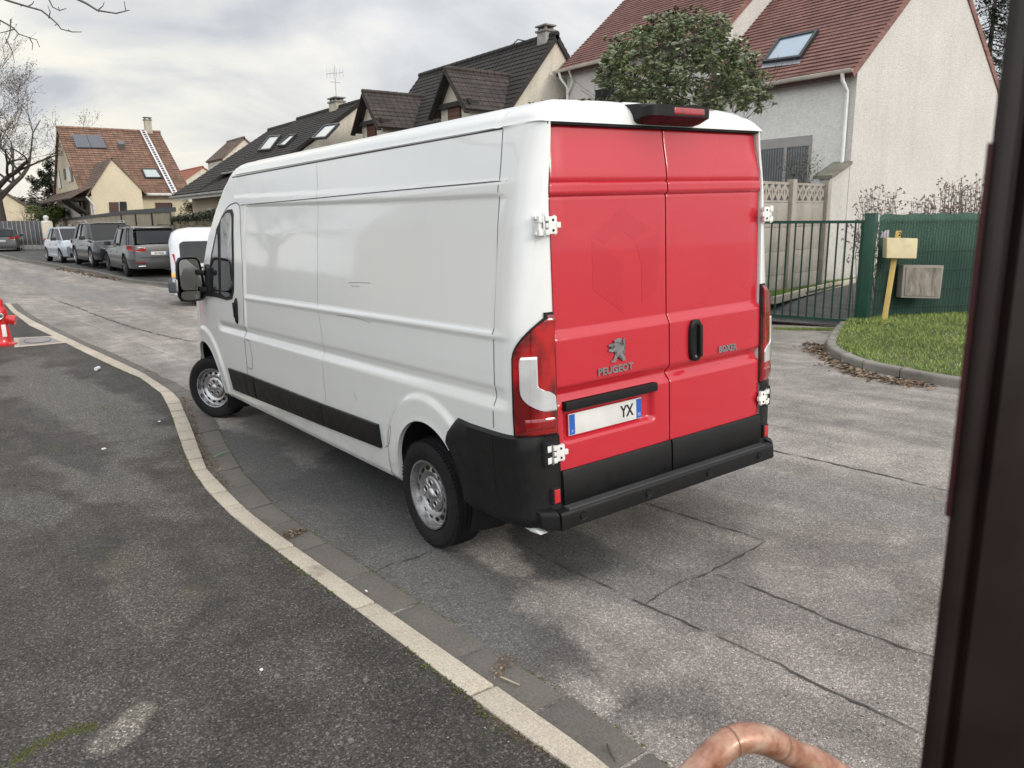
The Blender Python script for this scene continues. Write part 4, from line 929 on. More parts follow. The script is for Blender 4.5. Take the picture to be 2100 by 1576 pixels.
# patio window with shutter box and curtains
xa,xb=11.55,13.05
wf=MB(); wf.box(xa,xb,YE+.02,YE+.05,3.58,3.82); wf.box(xa,xa+.06,YE+.02,YE+.05,1.0,3.58); wf.box(xb-.06,xb,YE+.02,YE+.05,1.0,3.58); wf.box(12.22,12.30,YE+.02,YE+.06,1.0,3.58); wo=wf.build('window',M('shutter_box',(.30,.29,.28),.6),hr,world=True)
t=NT('curtained_glass'); wv=t.N.new('ShaderNodeTexWave'); t.L.new(t.co,wv.inputs[0]); wv.inputs['Scale'].default_value=4.2; wv.bands_direction='X'; wv.inputs['Distortion'].default_value=1.5
t.set('Base Color',t.ramp(wv.outputs[1],[(.2,(.035,.037,.04)),(.8,(.11,.115,.12))])); t.set('Roughness',.15); t.set('Coat Weight',.6); child_world(MB().box(xa+.06,xb-.06,YE+.02,YE+.03,1.0,3.58),'pane',t.m,wo,hr)
# small sloping concrete coping and return wall at the foot of the downpipe
m=MB(); m.prism([(XG-.08,YE+.05,3.14),(XG-.08,YE+.85,2.80),(XG-.08,YE+.85,2.72),(XG-.08,YE+.05,3.06)],(.5,0,0)); m.build('wall_coping',M('mossy_concrete',(.16,.15,.12),.95,var=.35,vs=4,dirt=.4),hr,world=True)
MB().prism([(XG+.0,YE+.02,.0),(XG+.0,YE+.02,3.06),(XG,YE+.80,2.74),(XG,YE+.80,.0)],(.28,0,0)).build('return_wall',RW_,hr,world=True)
# ---- left half of the pair, taller
hl=root('semi_detached_house','pale rendered house with red tiles rising behind the evergreen tree','house',(15.2,-18.65,.2))
ZE,YE=7.12,-18.65; yrd=-22.4; zrd=10.35; k=(zrd-ZE)/(YE-yrd); x0,x1=15.21,22.0
MB().prism([(x0,YE,-.1),(x0,YE,ZE),(x0,yrd,zrd-.1),(x0,-26,ZE),(x0,-26,-.1)],(x1-x0,0,0)).build('wall',RW_,hl,world=True)
m=MB(); a=ZE-.28*k; slope(m,(x0-.04,YE+.28,a),(x1+.3,YE+.28,a),(0,yrd-YE-.28,zrd-a),33,.034); slope(m,(x0,-26.3,a),(x1+.3,-26.3,a),(0,26.3+yrd,zrd-a),33,.034); m.build('roof',REDT,hl,world=True)
m=MB(); m.box(x0,x1+.3,YE+.02,YE+.24,ZE-.30,ZE-.27); m.box(x0,x1+.3,YE+.225,YE+.25,ZE-.36,ZE-.19); m.build('fascia',WOODB,hl,world=True)
gutterx(hl,x0,x1+.35,YE+.33,ZE-.19)
pipe(hl,[(x1+.05,YE+.33,ZE-.24),(x1-.0,YE+.30,ZE-.45),(x1-.1,YE+.08,ZE-.75),(x1-.1,YE+.065,ZE-1.1),(x1-.1,YE+.065,.4)])
pipe(hl,[(x1-.45,YE+.3,ZE-.24),(x1-.4,YE+.1,ZE-.6),(x1-.1,YE+.07,ZE-1.0)],r=.035)
MB().box(19.3,20.5,YE,YE+.03,4.6,6.1).build('window',WINM,hl,world=True)
MB().box(15.15,15.21,-21.05,-20.85,8.4,8.9).build('vent_panel',WHM,hl,world=True)
# ---- dark tiled house with two dormers
DKT=tile_mat('dark_tiles',(.040,.033,.030),(.028,.024,.022),'x',.30,.235,moss=.5,mossc=(.075,.08,.035),wave=1.6); DKTY=tile_mat('dark_tiles_dormer',(.060,.046,.040),(.045,.036,.032),'y',.30,.2,moss=.25,mossc=(.09,.085,.03),wave=.8)
WALLC=render_mat('stained_cream_render',(.60,.55,.46),.45,.6,30)
h3=root('dormer_house','stained cream house with steep mossy dark tile roof and two gabled dormers','house',(27,-18.5,0))
house_x(h3,22.45,31.9,-15.1,-21.9,0,4.1,8.2,WALLC,DKT,26,.35,.1)
chimney(h3,22.95,-18.45,7.4,8.34,.50,.40,M('chimney_render',(.30,.29,.27),.9,var=.3,vs=3))
MB().tube([(23.9,-18.5,8.2),(24.4,-18.3,8.35),(25,-18.5,8.3)],.02,5).build('roof_cable',BLK,h3,world=True)
def dormer(x,zd,zp):
    d=MB(); w=.92; yb=-18.2; y0=-15.05; ze=zp
    d.prism([(x-w,y0,3.9),(x-w,y0,ze),(x,y0,zd-.15),(x+w,y0,ze),(x+w,y0,3.9)],(0,-2.6,0)); o=child_world(d,'dormer',WALLC,h3,h3)
    m=MB(); k=(zd-ze)/w; ov=.32
    slope(m,(x-w-ov,y0+.35,ze-ov*k),(x-w-ov,-17.9,ze-ov*k),(w+ov,0,zd-ze+ov*k),9,.02,.08); slope(m,(x+w+ov,y0+.35,ze-ov*k),(x+w+ov,-17.9,ze-ov*k),(-w-ov,0,zd-ze+ov*k),9,.02,.08); ridge_caps(m,(x,y0+.37,zd),(x,-17.9,zd),.09); child_world(m,'dormer_roof',DKTY,o,h3)
    m=MB()
    for s in (-1,1): m.bar((x+s*(w+ov-.02),y0+.30,ze-ov*k-.12),(x,y0+.30,zd-.12),.06,.2,up=(0,1,0))
    m.bar((x-w-.25,y0+.12,ze-.10),(x+w+.25,y0+.12,ze-.10),.10,.16); m.bar((x-w-.1,y0+.3,ze-.12),(x-w-.1,y0-.3,ze-.12),.12,.12); m.bar((x+w+.1,y0+.3,ze-.12),(x+w+.1,y0-.3,ze-.12),.12,.12); child_world(m,'dormer_timber',WOODD,o,h3)
    wn=MB().box(x-.42,x+.42,y0,y0+.03,4.3,ze-.16); wo=child_world(wn,'dormer_window',WOODD,o,h3); 
    m=MB(); 
    for i in range(9): m.box(x-.36,x+.36,y0+.03,y0+.045,4.35+i*.15,4.35+i*.15+.135)
    child_world(m,'shutter',M('orange_wood',(.11,.045,.022),.6) if x<27 else M('red_brown_wood',(.09,.028,.016),.6),o,h3)
dormer(23.75,6.92,5.85); dormer(30.15,7.0,5.9)
# ---- long low dark roof with skylights
h4=root('long_house','cream house with long dark mossy roof and three skylights beyond the white van','house',(40,-12,0))
WALLY=render_mat('cream_render',(.58,.50,.37),.12,.3,30)
MB().prism([(33.2,-12.3,0),(33.2,-12.3,4.2),(33.2,-16,6.85),(33.2,-20,4.2),(33.2,-20,0)],(7.3,0,0)).build('wall',WALLC,h4,world=True)
MB().prism([(40.6,-11.4,0),(40.6,-11.4,3.6),(40.6,-16.2,6.75),(40.6,-20,3.6),(40.6,-20,0)],(4.2,0,0)).build('side_wall',WALLY,h4,world=True)
m=MB(); nr4=slope(m,(33.1,-12.0,4.3),(40.5,-12.0,4.3),(0,-4.0,2.75),20,.025); slope(m,(33.1,-20.2,4.1),(40.5,-20.2,4.1),(0,4.2,2.95),20,.025); ridge_caps(m,(33.1,-16,7.05),(40.5,-16,7.05)); m.build('roof',DKT,h4,world=True)
m=MB(); slope(m,(40.52,-10.5,3.3),(45.2,-10.5,3.3),(0,-5.6,3.65),24,.025); slope(m,(40.52,-20.2,4.0),(45.2,-20.2,4.0),(0,4.1,2.95),16,.025); ridge_caps(m,(40.52,-16.1,6.95),(45.2,-16.1,6.95)); slope(m,(33.6,-10.5,3.3),(40.51,-10.5,3.3),(0,-1.75,.85),7,.025); m.build('lower_roof',DKT,h4,world=True)
gutterx(h4,33.6,45.2,-10.42,3.22,WHM,.09); gutterx(h4,33.1,40.6,-11.93,4.25,WHM,.07)
MB().box(34.0,45.0,-10.55,-10.49,3.02,3.2).build('fascia',WHM,h4,world=True)
p4=np.array((33.1,-12.0,4.3))+nr4*.03
for q in ([(530,312),(554,282),(578,280),(556,310)],[(570,302),(596,280),(610,278),(586,302)],[(640,288),(668,260),(698,256),(670,286)]): skylight(h4,[on_plane(*c,p4,nr4) for c in q],nr4)
chimney(h4,35.6,-16.0,6.4,7.28,.8,.45,M('chimney_cream',(.42,.38,.30),.9,var=.25))
MB().box(37.4,38.9,-11.42,-11.38,0,3.0).build('porch_wall',WALLY,h4,world=True)
MB().box(33.4,40.6,-11.45,-11.40,0,3.1).build('lower_wall',WALLY,h4,world=True)
MB().box(40.9,41.9,-11.39,-11.34,.3,2.55).build('door',WHM,h4,world=True)
an=root('television_aerial','thin metal television aerial on a mast above the chimney','aerial',(35.6,-16.0,7.8))
m=MB(); m.tube([(35.6,-16,7.3),(35.6,-16,8.95)],.022,6); m.tube([(35.25,-16.25,8.6),(35.95,-15.75,8.6)],.012,5)
for i in range(6): m.tube([(35.25+i*.14,-16.25+i*.10,8.6+.22),(35.25+i*.14,-16.25+i*.10,8.6-.22)],.008,4)
m.tube([(35.6,-16.25,8.2),(35.6,-15.75,8.2)],.01,4); m.build('mast',M('aerial_metal',(.35,.35,.35),.4,.7),an,world=True)
# ---- brown tiled house at the street bend
BRT=tile_mat('brown_tiles',(.24,.135,.090),(.16,.09,.062),'y',.36,.17,moss=.45,mossc=(.20,.18,.11),wave=.5,ms=.018); BRTX=tile_mat('brown_tiles_wing',(.17,.12,.09),(.12,.085,.062),'x',.36,.2,moss=.3,mossc=(.17,.16,.09),wave=.5)
CREAM=render_mat('yellow_cream_render',(.62,.54,.39),.08,.25,30)
h7=root('corner_house','cream house with brown tiles, solar panels and a roof ladder at the street bend','house',(62,-11,0))
MB().prism([(58.1,-8.0,0),(58.1,-8.0,4.0),(65.0,-8.0,8.35),(71.9,-8.0,4.0),(71.9,-8.0,0)],(0,-6.6,0)).build('wall',CREAM,h7,world=True)
m=MB(); n7=slope(m,(57.6,-7.85,3.80),(57.6,-14.7,3.80),(7.4,0,4.70),27,.045); slope(m,(72.4,-7.85,3.80),(72.4,-14.7,3.80),(-7.4,0,4.70),27,.03); ridge_caps(m,(65,-7.85,8.52),(65,-14.7,8.52),.13,.5); rf7=m.build('roof',BRT,h7,world=True)
MB().prism([(55.,-8.07,0),(55.,-8.07,3.95),(55.,-9.42,5.78),(55.,-10.96,4.08),(55.,-10.96,0)],(3.3,0,0)).build('wing',CREAM,h7,world=True)
m=MB(); slope(m,(54.93,-7.80,3.58),(61.2,-7.80,3.58),(0,-1.63,2.28),14,.025,.07); slope(m,(54.93,-11.3,3.62),(61.2,-11.3,3.62),(0,1.87,2.24),14,.025,.07); m.build('wing_roof',BRTX,h7,world=True)
m=MB(); slope(m,(54.6,-6.75,3.40),(71.6,-6.75,3.40),(0,-1.25,.72),5,.03,.07); m.build('lean_to_roof',BRTX,h7,world=True)
m=MB(); 
for xx in (55.4,56.9,58.4): m=MB(); m.bar((xx,-7.8,2.5),(xx,-6.85,3.30),.12,.14); m.bar((xx,-6.8,3.32),(xx,-8.0,3.32),.1,.12); m.bar((xx,-7.85,2.2),(xx,-7.85,3.4),.12,.12); m.build('porch_bracket',WOODD,h7,world=True)
MB().box(55.05,71.5,-8.3,-7.95,0,3.5).build('side_wall',WALLC,h7,world=True)
p7=np.array((57.6,-7.85,3.80))+np.array(n7)*.035
def onr(a,b): return on_plane(a,b,p7,n7)
for q in ([(147,279),(176,279.5),(187,305.5),(157,305)],[(177,279.5),(206,280),(219,306),(188,305.5)]):
    P=[onr(*c) for c in q]; o=MB().prism(P,np.array(n7)*.10).build('solar_panel',M('solar_panel',(.03,.035,.05),.25,coat=.6),h7,world=True)
skylight(h7,[onr(*c) for c in ((290,348),(321,348.5),(333,367),(298,367))],n7,M('skylight_reflecting',(.30,.36,.35),.15,spec=1,coat=1))
MB().prism([onr(*c) for c in ((243,305),(242,298),(254,298),(256,305))],np.array(n7)*.35).build('roof_vent',M('vent_grey',(.12,.12,.13),.6),h7,world=True)
c=onr(309,279); chimney(h7,65.0,c[1],7.6,9.35,.4,.48,M('chimney_beige',(.36,.33,.26),.9,var=.2))
la=root('roof_ladder','long aluminium ladder lying up the brown tiled roof below the chimney','ladder',tuple(onr(325,335)))
A,B,A2,B2=[onr(*c)+np.array(n7)*.12 for c in ((354,400),(288,271),(363,400),(297,271))]; ALU=M('aluminium',(.72,.72,.74),.3,.4)
for a_,b_ in ((A,B),(A2,B2)): MB().bar(a_,b_,.09,.07,up=n7).build('rail',ALU,la,world=True)
m=MB()
for i in range(27): t=(i+.5)/27; m.bar(A+(B-A)*t,A2+(B2-A2)*t,.07,.05,up=n7)
m.build('rungs',ALU,la,world=True)
def panel_x(x,px_,name,mat,th=.05,par=h7):
    P=[PX(a,b,x) for a,b in px_]; return MB().prism(P,(-th,0,0)).build(name,mat,par,world=True)
panel_x(55.0,[(223,415),(243,415),(244,442),(225,442)],'shutter',SHUT); panel_x(55.0,[(245,414),(259,414),(261,441),(246,442)],'window',WINM); panel_x(58.1,[(318,416),(351,416),(352,438.5),(320,439)],'shutter',SHUT); panel_x(58.1,[(350,417),(353,418),(354,437),(352,438)],'shutter_hinge',WOODD)
def panel_y(y,px_,name,mat,th=.05,par=h7):
    P=[PY(a,b,y) for a,b in px_]; return MB().prism(P,(0,th,0)).build(name,mat,par,world=True)
for q in ([(136,345),(143,343),(149,372),(141,374)],): panel_y(-8.0,q,'window',WINM)
panel_y(-8.0,[(117,352),(122,350),(127,386),(121,387)],'window',WINM); panel_y(-8.0,[(145,346),(148,346),(151,372),(148,373)],'shutter',M('grey_shutter',(.16,.14,.12),.7)); panel_y(-8.0,[(131,347),(134,346),(136,368),(133,369)],'shutter',M('grey_shutter',(.16,.14,.12),.7)); panel_y(-8.0,[(121,294),(124,293),(125,302),(122,303)],'vent',M('vent_brown',(.25,.22,.17),.8))
panel_y(-7.95,[(170,417),(178,416),(183,447),(175,447)],'door',SHUT)
pipe(h7,[(54.9,-7.75,3.5),(54.9,-7.9,3.3),(54.9,-8.1,3.0),(54.9,-8.1,.2)],WHM,.06); pipe(h7,[(57.6,-11.35,3.7),(57.7,-11.1,3.4),(58.0,-11.05,3.2),(58.0,-11.05,.2)],WHM,.06)
MB().tube([(57.53,-11.3,3.72),(57.53,-14.7,3.72)],.09,8).build('gutter',WHM,h7,world=True,smooth=True)
# ---- small houses glimpsed beyond
def far_house(name,lab,x0,x1,y0,y1,ze,zr,tm,wm,axis='x'):
    r=root(name,lab,'house',((x0+x1)/2,(y0+y1)/2,0)); house_x(r,x0,x1,y0,y1,0,ze,zr,wm,tm,14,.2,.1); return r
q=PD(466,300,72); far_house('distant_house','pale gable with brown roof peeping behind the long dark roof',q[0]-1,q[0]+4,q[1]+.8,q[1]-3.4,7.7,9.5,BRTX,WALLC)
q=PD(400,370,95); r5=far_house('distant_house','small house with orange tiled roof glimpsed far down the street',q[0]-3,q[0]+8,q[1]+3.5,q[1]-4,5.8,8.3,tile_mat('orange_tiles',(.35,.12,.07),(.30,.10,.06),'x',.3,.25),WALLC)
q=PD(20,430,70); r=root('beige_house','plain beige house behind the large bare tree','house',(q[0],q[1],0)); MB().prism([(q[0],q[1]+5.5,0),(q[0],q[1]+5.5,2.9),(q[0],q[1]+1,5.2),(q[0],q[1]-2.2,2.7),(q[0],q[1]-2.2,0)],(6,0,0)).build('wall',CREAM,r,world=True)
m=MB(); slope(m,(q[0]-.2,q[1]+5.9,2.8),(q[0]+6,q[1]+5.9,2.8),(0,-4.9,2.6),10,.02); slope(m,(q[0]-.2,q[1]-2.6,2.6),(q[0]+6,q[1]-2.6,2.6),(0,3.6,2.8),10,.02); m.build('roof',BRTX,r,world=True)
# ---- walls and fences across the road
yw=-7.5
def wx(px_): return PY(px_,450,yw)[0]
STW=stone_mat('garden_wall_stone',(.30,.26,.18),.3)
wl=root('garden_wall','olive brown garden wall with black top rail behind the parked cars','wall',(wx(300),yw,0))
xa,xb=wx(352),wx(250); MB().box(xa,xb,yw-.15,yw,0,2.30).build('wall',STW,wl,world=True); MB().box(xa,xb+.1,yw-.2,yw+.04,2.30,2.48).build('top_rail',BLK if False else M('anthracite_metal',(.02,.022,.025),.5),wl,world=True)
for t in (.0,.33,.66,1): MB().box(xa+(xb-xa)*t-.06,xa+(xb-xa)*t+.06,yw+.0,yw+.05,.1,2.3).build('post',M('anthracite_metal',(.02,.022,.025),.5),wl,world=True)
w2=root('garden_wall','pale pillared garden wall with a slanting black rail left of the dark grey car','wall',(wx(180),yw,0))
xa,xb=wx(250)+.15,wx(100); 
MB().box(xa,xb,yw-.15,yw,0,1.55).build('wall',STW,w2,world=True)
for i in range(6): 
    x=xa+.3+(xb-xa-.6)*i/5; MB().box(x-.55,x+.55,yw-.02,yw+.10,.0,1.95-.04*i).build('pillar',WALLC,w2,world=True,bevel=.03)
MB().prism([(xa,yw-.05,2.28),(xb,yw-.05,1.98),(xb,yw-.05,2.12),(xa,yw-.05,2.46)],(0,-.12,0)).build('top_rail',M('anthracite_metal',(.02,.022,.025),.5),w2,world=True)
MB().prism([(xa,yw-.08,1.5),(xb,yw-.08,1.5),(xb,yw-.08,2.0),(xa,yw-.08,2.3)],(0,-.06,0)).build('infill',STW,w2,world=True)
w3=root('stone_wall','rough layered stone garden wall topped by a hedge behind the small white van','wall',(wx(420),yw,0))
xa,xb=wx(520),wx(353); m=MB(); rn=random.Random(4)
for j in range(13):
    x=xa
    while x<xb:
        l=rn.uniform(.3,.8); m.box(x+.01,min(x+l,xb)-.01,yw-.4,yw+rn.uniform(-.03,.05),j*.15+.005,j*.15+.14+rn.uniform(-.01,.005)); x+=l
m.build('stones',stone_mat('layered_stone',(.24,.19,.13),.4),w3,world=True)
# grey boarded fence with white battens
fc=root('boarded_fence','dark grey boarded fence with slim white uprights behind the grey hatchback','fence',PD(60,512,51))
A=PD(97,513.5,50.5); B=PD(-90,510,53); d=(B-A); d[2]=0; L_=np.linalg.norm(d); d/=L_; nn=np.array([-d[1],d[0],0]); 
if nn@CF>0: nn=-nn
GBD=M('grey_board',(.10,.10,.105),.7,var=.15); zb=.14
def ff(t,z,o=0): p=A+d*t+nn*o; return np.array([p[0],p[1],z])
MB().prism([ff(0,zb+.38),ff(L_,zb+.38),ff(L_,zb+1.95),ff(0,zb+1.95)],-nn*.05).build('boards',GBD,fc,world=True)
MB().prism([ff(0,zb-.2,.02),ff(L_,zb-.2,.02),ff(L_,zb+.38,.02),ff(0,zb+.38,.02)],-nn*.15).build('base_wall',WHM,fc,world=True)
m=MB(); n=int(L_/.385)
for i in range(n): m.prism([ff(i*.385,zb,.03),ff(i*.385+.04,zb,.03),ff(i*.385+.04,zb+1.93,.03),ff(i*.385,zb+1.93,.03)],nn*.015)
stf=m.build('uprights',M('upright_grey',(.38,.38,.37),.6),fc,world=True)
pr=root('gate_pillar','cream gate pillar with a ball cap beside the grey boarded fence','pillar',PD(103,512,49.5)); q=np.array(pr.location); MB().box(q[0]-.3,q[0]+.3,q[1]-.3,q[1]+.3,0,2.0).build('shaft',WALLC,pr,world=True,bevel=.03); MB().lathe([(0,.36),(.1,.33),(.17,.22),(.15,.12),(.10,.02),(.25,0),(.3,-.06)],c=(q[0],q[1],2.06),n=16).build('cap',WHM,pr,world=True,smooth=True)
# ---- green gate, post and fence at the right
GRN=M('gate_green',(.010,.055,.035),.4,var=.15,vs=4,dirt=.08); 
zg=h(8,-12.3)
gA=PG(1756,672); gB=PG(1585,663); gd=(gB-gA); gd[2]=0; gd/=np.linalg.norm(gd); gp=np.array([-gd[1],gd[0],0])
gt=root('driveway_gate','green metal driveway gate of thin vertical bars','gate',gA)
top=PD(1756,455,(gA-CAM)@CF)[2]; z0=.05; Lg=3.4
def gg(t,z): p=gA+gd*t; return np.array([p[0],p[1],z])
fr=MB(); fr.bar(gg(0,z0+.03),gg(Lg,z0+.03),.05,.05); fr.bar(gg(0,top),gg(Lg,top),.05,.05); fr.bar(gg(.02,z0),gg(.02,top),.05,.05); fr.build('gate_frame',GRN,gt,world=True)
i=1
while i*.148<Lg: MB().bar(gg(i*.148,z0+.05),gg(i*.148,top-.02),.022,.022).build('bar',GRN,gt,world=True); i+=1
MB().lathe([(0,0),(.02,.0),(.02,.05),(0,.05)],c=gg(.0,.62),n=8).build('latch',WHM,gt,world=True)
gpst=root('gate_post','thick dark green steel gate post at the end of the gate','post',gA)
p=gA-gd*.10; MB().obox((p[0],p[1],(top+.13)/2),gd*.085,gp*.085,(0,0,(top+.13)/2)).build('post_shaft',GRN,gpst,world=True,bevel=.006); MB().obox((p[0],p[1],top+.135),gd*.09,gp*.09,(0,0,.008)).build('post_cap',GRN,gpst,world=True,bevel=.003)
MB().prism([gA+gp*.1*sg_+np.array([0,0,.0])+gd*t_ for sg_,t_ in ((1,0),(-1,0),(-1,Lg),(1,Lg))],(0,0,.022)).build('threshold',KM)
struct(COL.objects['threshold'],'pale concrete threshold under the gate','threshold')
# mesh fence with green screening fabric
fA=PD(1787,657,13.7); fB=PD(2240,646,14.4); fd=fB-fA; fd[2]=0; FL=np.linalg.norm(fd); fd/=FL; fn=np.array([-fd[1],fd[0],0]); 
if fn@CF>0: fn=-fn
ft=PD(1800,440,13.7)[2]; 
fen=root('mesh_fence','green wire mesh fence lined with dark green screening fabric','fence',(fA[0],fA[1],0))
t=NT('green_screening'); wv=t.noise(26,3,.6,co=t.mapping((1,1,2.5))); x=t.xyz()[2]
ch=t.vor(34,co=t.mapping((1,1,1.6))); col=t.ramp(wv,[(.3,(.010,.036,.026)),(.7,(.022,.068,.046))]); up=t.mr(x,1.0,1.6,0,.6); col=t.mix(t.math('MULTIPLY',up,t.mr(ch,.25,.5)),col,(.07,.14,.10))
t.set('Base Color',col); t.set('Roughness',.75); t.bump(wv,.4,.02); SCR=t.m
def fp(t,z,o=0): p=fA+fd*t+fn*o; return (p[0],p[1],z)
R=[[fp(FL*i/60,z+(.012*math.sin(i*.9)*(1 if z>1 else 0))-(.05 if (i==0 and z>1.5) else 0),.02*math.sin(i*.8+z*2)) for z in (.02,.5,1.0,1.4,ft)] for i in range(61)]
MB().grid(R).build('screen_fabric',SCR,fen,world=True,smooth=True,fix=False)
m=MB(); i=0
while i*.056<FL: m.bar(fp(i*.056,.1,.045),fp(i*.056,ft-.09,.045),.006,.006); i+=1
for z in (.3,.62,.95,1.28,ft-.12):
    m.bar(fp(0,z,.052),fp(FL,z,.052),.008,.008)
w=m.build('wire_mesh',M('wire_green',(.008,.04,.026),.5),fen,world=True); w['kind']='stuff'
mc=root('meter_cabinet','weathered grey meter cabinet set into the green fence','cabinet',PD(1892,577,13.5)); 
C4=[PD(*q,13.4) for q in ((1853,544),(1936,545),(1928,613),(1848,611))]; nn=fn
MB().prism(C4,-nn*.14).build('cabinet_body',M('cabinet_frame',(.22,.20,.17),.8,dirt=.3),mc,world=True,bevel=.008)
t=NT('weathered_panel'); s=t.noise(3.2,6,.7,co=t.mapping((3,3,.35))); t.set('Base Color',t.ramp(s,[(.3,(.07,.062,.05)),(.5,(.19,.165,.135)),(.7,(.32,.29,.25))])); t.set('Roughness',.9)
c=sum(C4)/4; MB().prism([c+(p-c)*.86+nn*.012 for p in C4],-nn*.03).build('cabinet_door',t.m,mc,world=True)
# yellow marker post with box
YEL=M('faded_yellow_paint',(.58,.40,.12),.55,var=.15,vs=3,dirt=.35)
mk=root('marker_post','leaning faded yellow post carrying a pale yellow box on the verge','marker post',PG(1812,664,.1))
b=PD(1812,666,13.2); tt=PD(1843,474,13.2); u=(tt-b)
MB().bar(b,b+u*.77,.085,.03).build('post',YEL,mk,world=True,bevel=.005); MB().bar(b+u*.90,tt,.085,.03).build('post_head',YEL,mk,world=True,bevel=.005)
C4=[PD(*q,13.05) for q in ((1819,488),(1883,489.5),(1880,531),(1818,530))]; BX=M('pale_yellow_box',(.50,.42,.24),.5,var=.1,vs=4,dirt=.5); d_=CF*.16
MB().prism(C4,(d_[0],d_[1],0)).build('box',BX,mk,world=True,bevel=.015,seg=3); C5=[c-np.array([0,0,0])+ (c-sum(C4)/4)*.04 for c in C4]
text_mb('2',.10,lambda a,b_,c_:tuple(PD(1844,481,13.15)+CR*a+np.array([0,0,1])*b_-CF*.02-CF*c_),.002,.002).build('digit',BLK,mk,world=True)
sg=root('house_number_plate','small pale grey house number plate on the green fence','sign',PD(1812,480,13.4)); C4=[PD(*q,13.4) for q in ((1801,473),(1824,472),(1824,487),(1801,488))]; MB().prism(C4,CF*.01).build('plate',M('lilac_grey',(.42,.38,.42),.5,dirt=.3),sg,world=True)
text_mb('21',.10,lambda a,b_,c_:tuple(PD(1812,480,13.38)+CR*a+np.array([0,0,1])*b_-CF*c_),.002,.0).build('number',M('number_pale',(.65,.6,.62),.5),sg,world=True)
# concrete panel fence beyond the gate
CON=render_mat('concrete_panels',(.37,.335,.285),.55,.4,30)
cf=root('concrete_fence','weathered concrete panel fence with a row of crossed openings','fence',(10.1,-15.5,.2))
cx=lambda y:9.9+(y+14.2)*(-.16)
y_posts=[-13.0,-14.62,-16.36]; top_=PD(1650,377,(np.array([10.2,-15.4,2])-CAM)@CF)[2]
TRI=M('opening_dark',(.05,.035,.025),.9)
for i,y in enumerate(y_posts+[-11.4]): MB().box(cx(y)-.1,cx(y)+.06,y-.07,y+.07,0,top_+.06).build('post',CON,cf,world=True,bevel=.008)
for ya,yb in ((-11.4,-13.0),(-13.0,-14.62),(-14.62,-16.36)):
    x0_,x1_=cx(ya),cx(yb); nP=4; zt_=top_-.42
    for j in range(4): z1=zt_-j*.5; MB().prism([(x0_,ya,max(0,z1-.492)),(x1_,yb,max(0,z1-.492)),(x1_,yb,z1),(x0_,ya,z1)],(.05,0,0)).build('plain_panel',CON,cf,world=True,bevel=.004)
    m=MB(); m.prism([(x0_,ya,zt_+.008),(x1_,yb,zt_+.008),(x1_,yb,zt_+.05),(x0_,ya,zt_+.05)],(.05,0,0)); m.prism([(x0_,ya,top_-.05),(x1_,yb,top_-.05),(x1_,yb,top_),(x0_,ya,top_)],(.05,0,0))
    n=6
    for q in range(n):
        t0,t1=q/n,(q+1)/n; P=lambda t,z:np.array([x0_+(x1_-x0_)*t+.02,ya+(yb-ya)*t,z])
        m.bar(P(t0,zt_+.04),P(t1,top_-.04),.05,.035,up=(1,0,0)); m.bar(P(t0,top_-.04),P(t1,zt_+.04),.05,.035,up=(1,0,0)); m.bar(P(t0,zt_+.04),P(t0,top_-.04),.05,.035,up=(1,0,0))
    m.build('pierced_panel',CON,cf,world=True)
# small kerb and weeds at the foot of the fence
m=MB(); P=[PG(*q,.33) for q in ((1585,622),(1640,607),(1700,592),(1765,580))]
for a,b in zip(P,P[1:]): m.bar(a+np.array([0,0,.05]),b+np.array([0,0,.05]),.10,.14)
struct(m.build('driveway_kerb',KM,bevel=.01),'small concrete kerb beside the driveway behind the gate','kerb')
m=MB(); rn=random.Random(31)
for _ in range(5200):
    t=rn.random(); p=P[0]+(P[-1]-P[0])*t; q=p+np.array([rn.uniform(.05,.75),rn.uniform(-.1,.1),0])*1.0; z=p[2]+.06; a=rn.uniform(0,6.28); hh=rn.uniform(.03,.10)*(1+.8*f3(q[0],q[1],1,1.5)); m.add([(q[0]-.006,q[1],z),(q[0]+.006,q[1],z),(q[0]+math.cos(a)*.05,q[1]+math.sin(a)*.05,z+hh)],[(0,1,2)])
for _ in range(2600):
    t=rn.random(); p=PG(1590+170*t,676+3*t,.0); q=p+np.array([rn.gauss(0,.08),rn.gauss(0,.05),0]); a=rn.uniform(0,6.28); hh=rn.uniform(.01,.035); z=q[2]+.01; m.add([(q[0]-.006,q[1],z),(q[0]+.006,q[1],z),(q[0]+math.cos(a)*.03,q[1]+math.sin(a)*.03,z+hh)],[(0,1,2)])
stuff(m.build('driveway_weeds',GRM,fix=False),'low weeds along the driveway edge and under the gate','grass')
struct(MB().prism([P[0]+np.array([.03,0,.03]),P[-1]+np.array([.03,0,.03]),P[-1]+np.array([1.0,-1,.05]),P[0]+np.array([1.0,.3,.05])],(0,0,.03)).build('weed_bed',EARTH),'earth strip along the concrete fence','ground')
